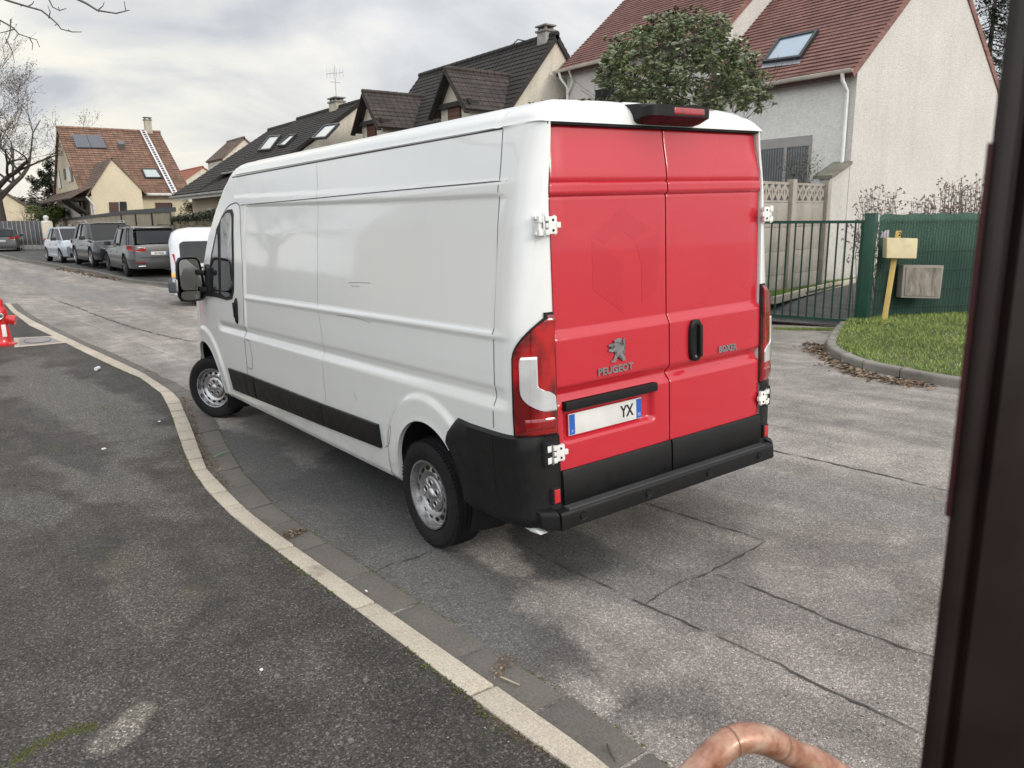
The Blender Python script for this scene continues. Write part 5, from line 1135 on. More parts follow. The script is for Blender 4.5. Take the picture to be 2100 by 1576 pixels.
# ================================================================= CARS
def carpaint(name,c,metal=.6,rough=.3):
    t=NT(name); n=t.noise(2,4); t.set('Base Color',t.ramp(n,[(.3,sc3(c,.93)),(.7,sc3(c,1.06))])); t.set('Metallic',metal); t.set('Roughness',rough); t.set('Coat Weight',.55); t.set('Coat Roughness',.06); return t.m
CGL=M('car_glass',(.008,.010,.012),.06,spec=.35,coat=.0,rv=.01); CBK=M('car_black_plastic',(.012,.012,.013),.55); CLR=M('car_lamp_red',(.35,.008,.012),.15,coat=1); CLW=M('car_lamp_clear',(.55,.57,.58),.12,.3,coat=1); ALW=M('alloy_wheel',(.42,.42,.43),.3,.8); ALD=M('dark_alloy_wheel',(.10,.10,.105),.3,.8)
def car_wheel(par,x,y,r,s,rimm):
    w=MB().lathe([(r*.66,.09),(r*.70,.105),(r*.93,.10),(r,.07),(r*1.005,0),(r,-.07),(r*.93,-.1),(r*.6,-.1)],axis='y',n=36).build('wheel',RUB,par,smooth=True,auto=40)
    m=MB().lathe([(r*.67,.098),(r*.64,.10),(r*.60,.05),(.0,.04)],axis='y',n=30); rim=m.build('rim',CBK,w,smooth=True)
    m=MB()
    for i in range(5):
        a=2*math.pi*i/5+.4
        for da in (-.13,.13): m.bar((r*.12*math.cos(a),.085,r*.12*math.sin(a)),(r*.63*math.cos(a+da),.095,r*.63*math.sin(a+da)),.035,.03,up=(0,1,0))
    m.lathe([(0,.1),(r*.15,.098),(r*.18,.08)],axis='y',n=14); m.lathe([(r*.66,.102),(r*.62,.104),(r*.60,.08)],axis='y',n=30); m.build('spokes',rimm,w,smooth=True,auto=30)
    w.location=(x,y,r); w.scale=(1,s,1); return w
def car(name,label,c,L,Wd,H,wb,fo,deck,belt,gh,paintm,rimm,loc,rz,r=.34,plate=True,tail=None,suv=False,rails=False,lightsf=True,wheelroof=.0,group='cars parked along the far kerb',front_clad=False):
    """forward is +x, origin under the middle; deck: list of (x,z) along the lower body top; gh: screen base, roof front, roof rear, rear glass base"""
    rt=root(name,label,'car',loc,rz,group); h2=Wd/2; xf=L/2; xr=-L/2; ax_f=xf-fo; ax_r=ax_f-wb
    dx=[d[0] for d in deck]; dz=[d[1] for d in deck]; stations=sorted(set([round(v,3) for v in list(np.linspace(xr,xf,60))+[xr+.04,xr+.10,xf-.04,xf-.12]+[a+q for a in (ax_f,ax_r) for q in np.linspace(-r-.07,r+.07,17)]]))
    zb=.24; R=[]
    def arch(x):
        z=zb+.06*max(0,abs(x)-(L/2-.7))
        for a in (ax_f,ax_r):
            q=(r+.065)**2-(x-a)**2
            if q>0: z=max(z,r+math.sqrt(q)-.0)
        return z
    for x in stations:
        zt=float(np.interp(x,dx,dz)); e=min(x-xr,xf-x); tp=1-.16*max(0,1-e/.55)**2.2; w=h2*tp; za=arch(x); bulge=0
        for a in (ax_f,ax_r): bulge=max(bulge,.03*max(0,1-abs(x-a)/(r+.2)))
        sec=[(0,zb+.02),(w-.16,zb+.02),(w-.10,max(zb,za-.0)) ,(w-.03,max(zb+.05,za)),(w-.005,max(.42,za+.005)),(w+bulge*.5,max(.56,za+.012)),(w-.012+bulge*.5,max(.70,za+.03)),(w-.03,min(zt-.12,.86) if zt>.98 else max(.62,zt-.16)),(w-.045,zt-.06),(w-.10,zt-.005),(w*.5,zt+.012),(0,zt+.02)]
        zz=-9; s2=[]
        for y,z in sec: 
            z=max(z,zz) if y>w*.6 else z; s2.append((y,z)); zz=z if y>w*.6 else zz
        R.append([(x,y,z) for y,z in s2]+[(x,-y,z) for y,z in s2[::-1][1:-1]]+[(x,0,zb+.02)])
    m=MB().grid(R); n=len(R[0]); m.f+=[tuple(range(n-1)),tuple(len(m.v)-n+c_ for c_ in range(n-1))[::-1]]
    body=m.build('body',paintm,rt,smooth=True,auto=38)
    xb0,xr0,xr1,xb1=gh; wB=h2-.075; wT=h2-.235; zt=H-.05
    m=MB(); bz=belt
    B=[(xb0,wB*.86),(xb0-.35,wB*.97),(0,wB),(xb1+.5,wB*.98),(xb1,wB*.86)]; T=[(xr0,wT*.88),(xr0-.3,wT*.98),(0,wT),(xr1+.4,wT*.97),(xr1,wT*.90)]
    ring=lambda Q,z,dz_=0:[(x,y,z) for x,y in Q]+[(x,-y,z) for x,y in Q[::-1]]
    rb=ring(B,bz-.03); rm=[((a[0]*.45+b[0]*.55),(a[1]*.45+b[1]*.55)*1.012,(a[2]*.45+b[2]*.55)) for a,b in zip(ring(B,bz-.03),ring(T,zt))]; rtp=ring(T,zt)
    k=len(rb); m.add(rb+rm+rtp,[(j*k+i,j*k+(i+1)%k,(j+1)*k+(i+1)%k,(j+1)*k+i) for j in range(2) for i in range(k)]+[tuple(range(2*k,3*k))]); gl=m.build('windows',CGL,rt,smooth=True,auto=25)
    # roof
    R=[]
    xs_=np.linspace(xr1-(.10 if suv else .03),xr0+.03,14)
    for i,x in enumerate(xs_):
        t=i/13; cr=.055*math.sin(math.pi*min(1,max(0,t)))**.6; w=float(np.interp(x,[xr1-.1,xr1+.4,0,xr0-.3,xr0],[wT*.88,wT*.97,wT,wT*.98,wT*.88]))+.012
        zz=zt-.005
        R.append([(x,0,zz-.03),(x,w,zz-.035),(x,w+.006,zz-.01),(x,w-.04,zz+.02+cr*.2),(x,w*.6,zz+.03+cr*.7),(x,0,zz+.03+cr)]+[(x,-w*.6,zz+.03+cr*.7),(x,-w+.04,zz+.02+cr*.2),(x,-w-.006,zz-.01),(x,-w,zz-.035),(x,0,zz-.03)])
    m=MB().grid(R); n=len(R[0]); m.f+=[tuple(range(n-1)),tuple(len(m.v)-n+c_ for c_ in range(n-1))[::-1]]; m.build('roof',paintm,rt,smooth=True,auto=40)
    # pillars
    def up(P,Q,w,mat,nm='pillar'): 
        for s in (1,-1):
            a=np.array([P[0],s*(P[1]+.004),bz-.03]); b=np.array([Q[0],s*(Q[1]+.012),zt]); mid=(a*.45+b*.55); mid[1]*=1.012; mm=MB(); mm.bar(a,mid,w,.03,up=(0,s,0)); mm.bar(mid,b,w,.03,up=(0,s,0)); mm.build(nm,mat,rt)
    up((xb0-.03,wB*.87),(xr0-.02,wT*.89),.07,paintm); mx=(xr0+xr1)/2
    up((mx+.15,wB),(mx+.08,wT),.06,CBK); up((xb1+.50,wB*.975),(xr1+.45,wT*.965),.10 if suv else .07,paintm); up((xb1+.05,wB*.87),(xr1+.06,wT*.9),.13,paintm)
    if suv: up((xb1+.62,wB*.98),(xr1+.60,wT*.97),.06,CBK)
    MB().bar((xb1+.02,-wB*.8,bz-.02),(xb1+.02,wB*.8,bz-.02),.05,.06).build('tailgate_sill',paintm,rt)
    if rails:
        for s in (1,-1): MB().tube([(xr0-.2,s*(wT-.02),zt+.02),(xr0-.3,s*(wT-.02),zt+.09),(0,s*(wT-.0),zt+.11),(xr1+.35,s*(wT-.02),zt+.09),(xr1+.2,s*(wT-.03),zt+.02)],.018,6).build('roof_rail',ALW if rails==1 else CBK,rt,smooth=True)
    # trim, lamps, plates
    for s in (1,-1):
        m=MB(); m.obox((0,s*(h2-.01),.30),(ax_f-.45-0,0,0) if False else ((ax_f-ax_r)/2-r-.08,0,0),(0,.02,0),(0,0,.06)); m.v=[(x+(ax_f+ax_r)/2,y,z) for x,y,z in m.v]; m.build('sill_trim',CBK if suv else paintm,rt,bevel=.01)
        q=MB().obox((xb0-.45,s*(h2+.08),bz+.06),(.08,0,0),(0,.10,0),(0,0,.07)); q.build('door_mirror',CBK,rt,bevel=.03,seg=3)
        for k2 in (0,1):
            xx=(ax_f-.55-k2*1.0); MB().obox((xx,s*(h2+.005),.80),(.09,0,0),(0,.018,0),(0,0,.015)).build('door_handle',ALW,rt,bevel=.006)
        for a in (ax_f,ax_r): MB().lathe([(r+.06,s*(h2-.09)),(r+.05,s*(h2-.5)),(0,s*(h2-.5))],c=(a,0,r),axis='y',n=24,a0=-.2,a1=math.pi+.2).build('wheel_arch',CBK,rt,fix=False)
        MB().grid([[(x,s*(h2-.012),z) for z in (.34,.6,belt-.14)] for x in (mx+.06,mx+.068)]).build('door_gap',CBK,rt,fix=False)
        if lightsf: MB().prism([(xf-.52,s*(h2-.075),.83),(xf-.10,s*(h2-.27),.74),(xf-.04,s*(h2-.40),.66),(xf-.06,s*(h2-.30),.58),(xf-.30,s*(h2-.07),.66)],(.03,s*.03,.02)).build('headlight',CLW,rt,bevel=.006)
        if tail=='wide':
            m=MB(); m.prism([(xr+.02,s*(h2-.52),.86),(xr+.05,s*(h2-.14),.86),(xr+.42,s*(h2-.02),.93),(xr+.40,s*(h2-.02),1.06),(xr+.08,s*(h2-.10),1.03),(xr+.02,s*(h2-.52),.96)],(-.05,s*.025,0)); m.build('tail_light',CLR,rt,bevel=.008)
        if tail=='corner':
            m=MB(); m.prism([(xr+.03,s*(h2-.50),.90),(xr+.03,s*(h2-.46),.80),(xr+.10,s*(h2-.10),.82),(xr+.30,s*(h2-.03),.96),(xr+.10,s*(h2-.10),1.02)],(-.05,s*.02,0)); m.build('tail_light',CLR,rt,bevel=.008)
    for a,s in ((ax_f,1),(ax_f,-1),(ax_r,1),(ax_r,-1)): car_wheel(rt,a,s*(h2-.095),r,s,rimm)
    # bumpers
    MB().obox((xr+.03,0,.36),(.06,0,0),(0,h2*.78,0),(0,0,.10)).build('rear_bumper',CBK,rt,bevel=.03,seg=3)
    MB().obox((xf-.02,0,.34),(.05,0,0),(0,h2*.72,0),(0,0,.09)).build('front_bumper',CBK,rt,bevel=.03,seg=3)
    MB().obox((xf+.0,0,.58),(.03,0,0),(0,h2*.42,0),(0,0,.09)).build('grille',CBK,rt,bevel=.01)
    if plate:
        for e,s in ((xr-.005,-1),(xf+.03,1)):
            z=(.78 if suv else .74) if s<0 else .42; p=MB().obox((e,0,z),(.012,0,0),(0,.26,0),(0,0,.055)).build('number_plate',PL,rt,bevel=.004); MB().obox((e+s*.0125,-s*-.235,z),(.002,0,0),(0,.024,0),(0,0,.05)).build('country_band',PB,p)
            text_mb('FK-730-JN' if s<0 and suv else 'DL-483-QR',.085,lambda a,b,c_:(e+s*(.014+c_),-(-s)*a,z+b),.0015,.002,.82).build('plate_letters',PK,p) if (s<0) else None
    return rt
SILV=carpaint('grey_metallic_paint',(.070,.072,.076),.4); DGR=carpaint('dark_grey_metallic_paint',(.016,.018,.021),.2,.25); LBL=carpaint('pale_blue_metallic_paint',(.42,.47,.52),.5); GR2=carpaint('graphite_paint',(.04,.042,.045),.3)
def rearpos(px_,z0,off,heading,L_half): pass
xw,yw_=PG(259,568.5,.13)[:2]
# grey SUV seen from behind
def wheel_at(px_,D,L,fo,wb,Wd,th,which,side):
    p=PD(*px_,D); lx=L/2-fo-(wb if which=='rear' else 0); ly=side*(Wd/2); c,s_=math.cos(th),math.sin(th)
    return (p[0]-(c*lx-s_*ly),p[1]-(s_*lx+c*ly),p[2]+.02)
L=4.62; heading=RAD(1.5)
s1=car('parked_suv','metallic grey SUV seen from behind, nearest of the row on the far pavement',None,L,1.84,1.66,2.83,.86,[(-2.31,.80),(-2.27,1.06),(-1.2,1.07),(1.0,1.02),(1.3,1.0),(2.0,.92),(2.2,.80),(2.31,.62)],1.03,(1.15,.50,-1.75,-2.12),SILV,ALD,wheel_at((259,568.5),26.4,4.62,.86,2.83,1.84,heading,'rear',1),heading,.36,tail='wide',suv=True,rails=2)
m=MB().prism([(-2.30,-.66,1.10),(-2.30,.66,1.10),(-2.02,.58,1.56),(-2.02,-.58,1.56)],(-.03,0,.0)); m.build('rear_window',CGL,s1,bevel=.01)
MB().obox((-2.0,0,1.62),(.10,0,0),(0,.60,0),(0,0,.02)).build('spoiler',SILV,s1,bevel=.012); MB().obox((-2.345,.0,1.12),(.01,0,0),(0,.3,0),(0,0,.01)).build('wiper',CBK,s1)
for s in (1,-1): MB().tube([(-2.38,s*.60-.11,.36),(-2.38,s*.60+.11,.36)],.035,8).build('exhaust_tip',CHR,s1,smooth=True); MB().obox((-2.36,s*.62,.50),(.012,0,0),(0,.17,0),(0,0,.012)).build('rear_reflector',CLR,s1)
MB().obox((-2.35,0,.66),(.01,0,0),(0,.60,0),(0,0,.006)).build('tailgate_crease',CBK,s1)
s2=car('parked_suv','dark metallic grey SUV facing the camera, second in the row on the far pavement',None,4.5,1.88,1.67,2.7,.88,[(-2.25,.80),(-2.2,1.04),(-1.2,1.06),(.95,1.03),(1.25,1.02),(1.9,.98),(2.12,.84),(2.25,.60)],1.03,(1.10,.42,-1.65,-2.05),DGR,ALW,wheel_at((189,549),29.6,4.5,.88,2.7,1.88,math.pi+RAD(4),'front',-1),math.pi+RAD(4),.36,tail='corner',suv=True,rails=1)
c3=car('parked_hatchback','pale silver blue hatchback facing the camera behind the dark SUV',None,3.85,1.66,1.51,2.46,.72,[(-1.92,.75),(-1.85,.98),(-.9,.98),(.95,.96),(1.2,.95),(1.6,.85),(1.84,.70),(1.92,.5)],.96,(1.22,.30,-1.45,-1.78),LBL,ALW,wheel_at((125,541),33.2,3.85,.72,2.46,1.66,math.pi+RAD(6),'front',-1),math.pi+RAD(6),.30,tail='corner')
q=PD(14,513,47.5)
c4=car('parked_hatchback','graphite estate car seen from behind at the left edge of the picture',None,4.35,1.84,1.47,2.65,.85,[(-2.17,.75),(-2.12,1.0),(-1.2,1.0),(.9,.95),(1.2,.93),(1.8,.86),(2.05,.72),(2.17,.5)],.98,(1.15,.35,-1.55,-2.05),GR2,ALW,(q[0]+2.0,q[1],.14),RAD(-6),.32,tail='wide')
MB().prism([(-2.14,-.62,1.02),(-2.14,.62,1.02),(-1.84,.56,1.36),(-1.84,-.56,1.36)],(-.03,0,.02)).build('rear_window',CGL,c4,bevel=.01)
# ---- small white van crossing at the junction
def small_van():
    wp=PG(418,628); L,Wd,H=4.0,1.66,1.80; th=RAD(-103); r=.30
    rt=root('small_van','small white delivery van with tinted rear side window beyond the wing mirror','van',(0,0,0),th)
    KW=carpaint('small_van_white',(.60,.63,.67),0,.35); xr,xf=-2.0,2.0; ax_r,ax_f=-1.38,1.28
    zt=lambda x:float(np.interp(x,[-2.0,-1.93,-1.80,-1.55,.3,.75,1.25,1.55,1.9,2.0],[1.50,1.68,1.76,1.80,1.80,1.68,1.15,1.05,.9,.7]))
    R=[]; XS2=sorted(set([round(v,3) for v in list(np.linspace(-2,2,70))+[-1.985,-1.96,-1.92,-1.86]+[a+q for a in (ax_f,ax_r) for q in np.linspace(-r-.06,r+.06,15)]]))
    for x in XS2:
        e=min(x-xr,xf-x); tp=1-.10*max(0,1-e/.22)**2.5; w=Wd/2*tp; za=.26
        for a in (ax_f,ax_r):
            qq=(r+.06)**2-(x-a)**2
            if qq>0: za=max(za,r+math.sqrt(qq))
        T=zt(x); sec=[(0,.28),(w-.12,.28),(w-.03,max(.28,za)),(w,max(.5,za+.01)),(w,max(.72,za+.02)),(w-.004,min(1.0,T-.1)),(w-.04,min(1.3,T-.08)),(w-.085,min(1.55,T-.06)),(w-.13,min(1.68,T-.04)),(w-.22,T-.02),(w*.5,T),(0,T+.01)]
        R.append([(x,y,z) for y,z in sec]+[(x,-y,z) for y,z in sec[::-1][1:]])
    m=MB().grid(R); n=len(R[0]); m.f+=[tuple(range(n-1)),tuple(len(m.v)-n+c_ for c_ in range(n-1))[::-1]]; m.build('body',KW,rt,smooth=True,auto=40)
    TG=M('tinted_glass',(.008,.008,.009),.12,spec=.5,coat=.2)
    yo=lambda z:Wd/2-float(np.interp(z,[0,.72,1.0,1.3,1.55,1.68],[0,0,.004,.04,.085,.13]))
    def win(x0,x1,z0,z1,s,rr=.10,name='side_window'):
        R=[]; n=15
        for i in range(n):
            z=z0+(z1-z0)*i/(n-1); e=min(z-z0,z1-z); ins=rr-math.sqrt(max(0,rr*rr-(rr-e)**2)) if e<rr else 0
            row=[(x,s*(yo(z)+.010),z) for x in np.linspace(x0+ins,x1-ins,9)]; row=[(row[0][0],row[0][1]-s*.03,z)]+row+[(row[-1][0],row[-1][1]-s*.03,z)]
            R.append(row)
        R=[[(p[0],p[1]-s*.03,p[2]) for p in R[0]]]+R+[[(p[0],p[1]-s*.03,p[2]) for p in R[-1]]]
        MB().grid(R).build(name,TG,rt,fix=True)
    for s in (1,-1):
        win(-1.78,-1.02,1.0,1.50,s); win(-.80,.02,1.0,1.50,s); win(.20,.95,1.0,1.48,s,.12)
        MB().obox((-1.55,s*(Wd/2+.012),.90),(.28,0,0),(0,.012,0),(0,0,.016)).build('sliding_door_rail',CBK,rt,bevel=.005)
        MB().obox((0,s*(Wd/2+.008),.66),(1.5,0,0),(0,.014,0),(0,0,.05)).build('side_stripe',CBK,rt,bevel=.006) if False else MB().obox((0,s*(Wd/2+.006),.70),(.90,0,0),(0,.012,0),(0,0,.055)).build('side_stripe',M('plum_trim',(.05,.03,.045),.5),rt,bevel=.006)
        for q in ((-.90,),(.10,)): MB().grid([[(q[0]+dx,s*(yo(z)+.004),z) for z in (.45,1.0,1.3,1.55)] for dx in (0,.012)]).build('door_gap',CBK,rt,fix=False)
        tl=MB(); 
        tl.prism([(-1.90,s*(Wd/2-.02),.60),(-1.86,s*(Wd/2-.01),.60),(-1.90,s*(Wd/2-.05),1.22),(-1.975,s*(Wd/2-.13),1.22),(-2.0,s*(Wd/2-.13),.60)],(0,s*.03,.0)); o=tl.build('tail_light',CLR,rt,bevel=.01)
        MB().obox((-1.955,s*(Wd/2+.0),.74),(.05,0,0),(0,.03,0),(0,0,.05)).build('indicator',M('amber_lamp',(.85,.45,.10),.3,coat=1),o,bevel=.01)
        for a in (ax_f,ax_r):
            car_wheel(rt,a,s*(Wd/2-.085),r,s,ALW); MB().lathe([(r+.055,s*(Wd/2-.08)),(r+.05,s*(Wd/2-.5)),(0,s*(Wd/2-.5))],c=(a,0,r),axis='y',n=24,a0=-.2,a1=math.pi+.2).build('wheel_arch',CBK,rt,fix=False)
    m=MB(); m.box(-2.10,-1.70,-.80,.80,.33,.58); m.build('rear_bumper',M('navy_plastic',(.035,.04,.05),.6),rt,bevel=.05,seg=4)
    MB().box(1.8,2.08,-.78,.78,.30,.55).build('front_bumper',CBK,rt,bevel=.05,seg=4)
    MB().prism([(-2.005,-.60,1.0),(-2.005,.60,1.0),(-1.97,.52,1.52),(-1.97,-.52,1.52)],(-.02,0,0)).build('rear_window',TG,rt)
    # put the near (right-hand) rear tyre on its spot: right side is local -y
    c,s_=math.cos(th),math.sin(th); lx,ly=ax_r,-(Wd/2); rt.location=(wp[0]-(c*lx-s_*ly),wp[1]-(s_*lx+c*ly),h(*wp[:2]))
small_van()
# ================================================================= TREES AND PLANTS, HYDRANT, NEAR OBJECTS
BARK=M('bark',(.055,.045,.038),.9,var=.35,vs=5,bump=.6,bs=18); BARKL=M('pale_twigs',(.13,.10,.085),.9,var=.3,vs=5)
def grow(m,p,d,L,r,depth,rnd,spread=.5,seg=4,tips=None,up=.12,kids=(3,4),shrink=.66,nside=6,minr=.004):
    pts=[p]; rr=[r]; q=np.array(p,float); d=np.array(d,float)
    for i in range(seg):
        d=d+np.array([rnd.gauss(0,.14),rnd.gauss(0,.14),rnd.gauss(0,.10)+up*.3]); d/=np.linalg.norm(d); q=q+d*L/seg; pts.append(q.copy()); rr.append(max(minr,r*(1-.5*(i+1)/seg)))
    m.tube(pts,rr,nside if r>.03 else 4 if r>.012 else 3,caps=False)
    if tips is not None and depth<=1: tips+=[pts[-1],pts[len(pts)//2]]
    if depth<=0: return
    for k in range(rnd.randint(*kids)):
        i=rnd.randint(max(1,seg//2),seg); a=rnd.uniform(0,6.28); nd=d+spread*np.array([math.cos(a),math.sin(a),rnd.uniform(-.4,.7)])*rnd.uniform(.7,1.4); nd/=np.linalg.norm(nd)
        grow(m,pts[i],nd,L*shrink*rnd.uniform(.8,1.2),rr[i]*.62,depth-1,rnd,spread,seg,tips,up,kids,shrink,nside,minr)
def leaves(tips,n,s,rnd,spread,droop=.2,m=None):
    m=m or MB()
    for _ in range(n):
        t=tips[rnd.randrange(len(tips))]; c=np.array(t)+np.array([rnd.gauss(0,spread) for _ in range(3)]); a=rnd.uniform(0,6.28); e=rnd.uniform(-.7,.6)-droop
        u=np.array([math.cos(a)*math.cos(e),math.sin(a)*math.cos(e),math.sin(e)])*s*rnd.uniform(.7,1.3); v=np.cross(u,[0,0,1.]); v=v/(np.linalg.norm(v)+1e-9)*s*.36+np.array([0,0,rnd.uniform(-.3,.3)*s]); nrm=np.array([0,0,.15*s])
        m.add([c,c+u*.5+v+nrm,c+u,c+u*.5-v+nrm],[(0,1,2),(0,2,3)])
    return m
# --- glossy evergreen tree above the van
EVG=leafmat('evergreen_leaves',(.060,.085,.030),(.10,.135,.05),(.21,.21,.11),.30,2.0,spec=.7)
rn=random.Random(17); dT=13.2
base=PD(1400,300,dT); base=np.array([base[0],base[1],0.])
ev=root('evergreen_tree','rounded glossy evergreen tree rising behind the van roof','tree',base)
m=MB(); tips=[]
for k in range(7):
    a=2*math.pi*k/7; p=base+np.array([.18*math.cos(a),.18*math.sin(a),.0]); top=base+np.array([.55*math.cos(a),.55*math.sin(a),3.1]); m.tube([p,(p*.5+top*.5)+np.array([.1*math.cos(a+1),.1*math.sin(a+1),0]),top],[.045,.035,.028],6,caps=False)
    grow(m,top,(math.cos(a)*.6,math.sin(a)*.6,.7),.85,.026,2,rn,.7,3,tips,.05,(3,4),.7)
m.build('trunk',BARK,ev,world=True,smooth=True)
# crown built from leafy clumps filling a lobed dome
cT=PD(1398,150,dT); cl=[]
def pxy(a,b,dd=0): return PD(a,b,dT+dd)
out=[(1300,70),(1262,105),(1242,150),(1236,190),(1262,228),(1330,235),(1330,45),(1385,38),(1440,30),(1478,62),(1502,100),(1538,140),(1558,175),(1566,205),(1520,225),(1545,240),(1455,232),(1390,240),(1410,150),(1340,130),(1460,120),(1480,180),(1320,180),(1380,200),(1430,75),(1360,85),(1290,150),(1500,160),(1440,200),(1280,200),(1400,110),(1350,165),(1530,190)]
for a,b in out:
    for dd in (-1.1,-.4,.4,1.1):
        q=((a-1400)/170)**2+((b-145)/115)**2+(dd/1.5)**2
        if q<1.45 and rn.random()<.72: cl.append(pxy(1403+(a-1403)*.93+rn.gauss(0,7),142+(b-142)*.90+rn.gauss(0,6),dd+rn.gauss(0,.15)))
m=MB(); tw=MB()
for c in cl:
    r=rn.uniform(.13,.31)
    for _ in range(19):
        d=np.array([rn.gauss(0,1) for _ in range(3)]); d/=np.linalg.norm(d); tip=c+d*r*rn.uniform(.5,1.1)
        tw.tube([c,tip],[.006,.003],3,caps=False)
        for q in range(8):
            a=2*math.pi*q/7+rn.uniform(-.4,.4); u=d*.55+np.array([math.cos(a),math.sin(a),rn.uniform(-.5,.3)]); u/=np.linalg.norm(u); L=rn.uniform(.07,.12); v=np.cross(u,d+.01); v=v/(np.linalg.norm(v)+1e-9)*L*.24; b=tip+np.array([rn.gauss(0,.02) for _ in range(3)]); k=np.cross(u,v); k=k/(np.linalg.norm(k)+1e-9)*L*.08
            m.add([b,b+u*L*.5+v+k,b+u*L,b+u*L*.5-v+k],[(0,1,2),(0,2,3)])
cr=m.build('crown',EVG,ev,world=True,fix=False); cr['kind']='stuff'; tw.build('branches',BARK,ev,world=True,fix=False)
# new pale shoots at the top
# --- clipped hedge behind the van
rn=random.Random(5); hd_=root('hedge','clipped yellow green hedge just above the van roof','hedge',PD(1200,260,14.5)); 
HGM=leafmat('hedge_leaves',(.05,.07,.02),(.12,.13,.05),(.24,.20,.09),.5,2.2); a,b=PD(1085,211,14.5),PD(1300,205,13.9); m=MB(); ztp=(a[2]+b[2])/2
for _ in range(9000):
    t=rn.random(); w=rn.uniform(-.35,.35); z=ztp-abs(rn.gauss(0,.25)) if rn.random()<.7 else rn.uniform(.3,ztp); p=a+(b-a)*t+CF*w; p=np.array([p[0],p[1],z+.05*f3(t*6,w,1,1)+rn.gauss(0,.02)]); an_=rn.uniform(0,6.28); s=rn.uniform(.025,.05); u=np.array([math.cos(an_),math.sin(an_),rn.uniform(-.3,.9)])*s; v=np.array([-math.sin(an_),math.cos(an_),rn.uniform(-.5,.5)])*s*.5
    m.add([p-u,p+v,p+u,p-v],[(0,1,2),(0,2,3)])
f=m.build('foliage',HGM,hd_,world=True,fix=False); f['kind']='stuff'; mm=MB(); q=(a+b)/2; dr_=(b-a)/2; mm.obox((q[0],q[1],ztp/2-.15),(dr_[0],dr_[1],0),CF*np.array([.25,.25,0]),(0,0,ztp/2-.2)); mm.build('inner_mass',M('hedge_inside',(.015,.02,.01),.9),hd_,world=True)
# --- bare big tree at left
def bare_tree(name,lab,base,hgt,r,seed,depth=6,leafn=0,kids=(2,3),spread=.55,lean=(0,0,1),leafs=.06,barkm=BARK,first=.32,leafm=None,shrink=.74,sl=.25):
    rn=random.Random(seed); rt=root(name,lab,'tree',base); m=MB(); tips=[]; base=np.array(base,float); top=base+np.array([lean[0],lean[1],1])*hgt*first
    m.tube([base-np.array([0,0,.3]),base+np.array([.02,.03,hgt*.03]),(base+top)/2+np.array([.1,-.06,0])*r*3,top],[r*1.35,r*1.05,r*.85,r*.72],12,caps=False)
    for k in range(4):
        a=2*math.pi*k/4+rn.uniform(-.4,.4); grow(m,top-np.array([0,0,rn.uniform(0,.1*hgt)]),(math.cos(a)*.75,math.sin(a)*.75,rn.uniform(.4,1.0)),hgt*sl,r*.5,depth,rn,spread,5,tips,.10,kids,shrink,8,.006 if hgt<9 else .009)
    o=m.build('trunk',barkm,rt,world=True,smooth=True,fix=False)
    if leafn: l=leaves(tips,leafn,leafs,rn,.18).build('withered_leaves',leafm or LEAFM,rt,world=True,fix=False); l['kind']='stuff'
    return rt
bt=PD(8,440,57); bare_tree('bare_tree','large bare tree with stout trunk behind the boarded fence at left','' or (bt[0],bt[1]+.3,0),17,.42,12,5,9000,(2,4),.62,leafs=.10,first=.26,shrink=.72,sl=.27)
bt=PD(58,440,58); bare_tree('young_bare_tree','small bare tree in front of the beige house',(bt[0],bt[1],0),5.5,.07,8,4,0,(2,3),.6,barkm=BARKL,first=.3)
def evergreen_blob(name,lab,c,rx,rz,n,s,mat,seed,cat='shrub',trunk=True):
    rn=random.Random(seed); rt=root(name,lab,cat,(c[0],c[1],0)); m=MB(); c=np.array(c,float)
    cl=[c+np.array([rn.gauss(0,.5)*rx,rn.gauss(0,.5)*rx,rn.gauss(0,.42)*rz]) for _ in range(34)]
    for _ in range(n):
        q=cl[rn.randrange(len(cl))]; d=np.array([rn.gauss(0,1) for _ in range(3)]); d/=np.linalg.norm(d); p=q+d*rx*.28*rn.random()**.4; a=rn.uniform(0,6.28); u=np.array([math.cos(a),math.sin(a),rn.uniform(-.6,.6)])*s; v=np.array([-math.sin(a),math.cos(a),rn.uniform(-.6,.6)])*s*.5; m.add([p-u,p+v,p+u,p-v],[(0,1,2),(0,2,3)])
    l=m.build('foliage',mat,rt,world=True,fix=False); l['kind']='stuff'
    MB().tube([(c[0],c[1],0),(c[0],c[1],c[2])],[.08,.04],6).build('stem',BARK,rt,world=True); return rt
SHG=leafmat('shrub_leaves',(.05,.085,.02),(.10,.14,.035),(.18,.20,.06),.5,1); DKG=leafmat('conifer_needles',(.015,.028,.014),(.03,.045,.022),(.045,.05,.03),.8,1)
evergreen_blob('evergreen_shrub','green leafy shrub between the bare trees and the cream house',PD(108,437,55),1.3,.7,5000,.08,SHG,2)
evergreen_blob('dark_conifer','dark conifer top beside the corner house gable',PD(92,372,75),1.5,1.9,5200,.12,DKG,3,'tree')
evergreen_blob('distant_shrub','pale olive shrubs between the corner house and the long dark roof',PD(398,425,50),.9,.9,2600,.07,leafmat('olive_leaves',(.10,.10,.05),(.16,.15,.08)),4)
rn=random.Random(9); hw=root('ivy_hedge','dark ivy hedge growing over the stone garden wall','hedge',(wx(430),yw,1.9)); m=MB()
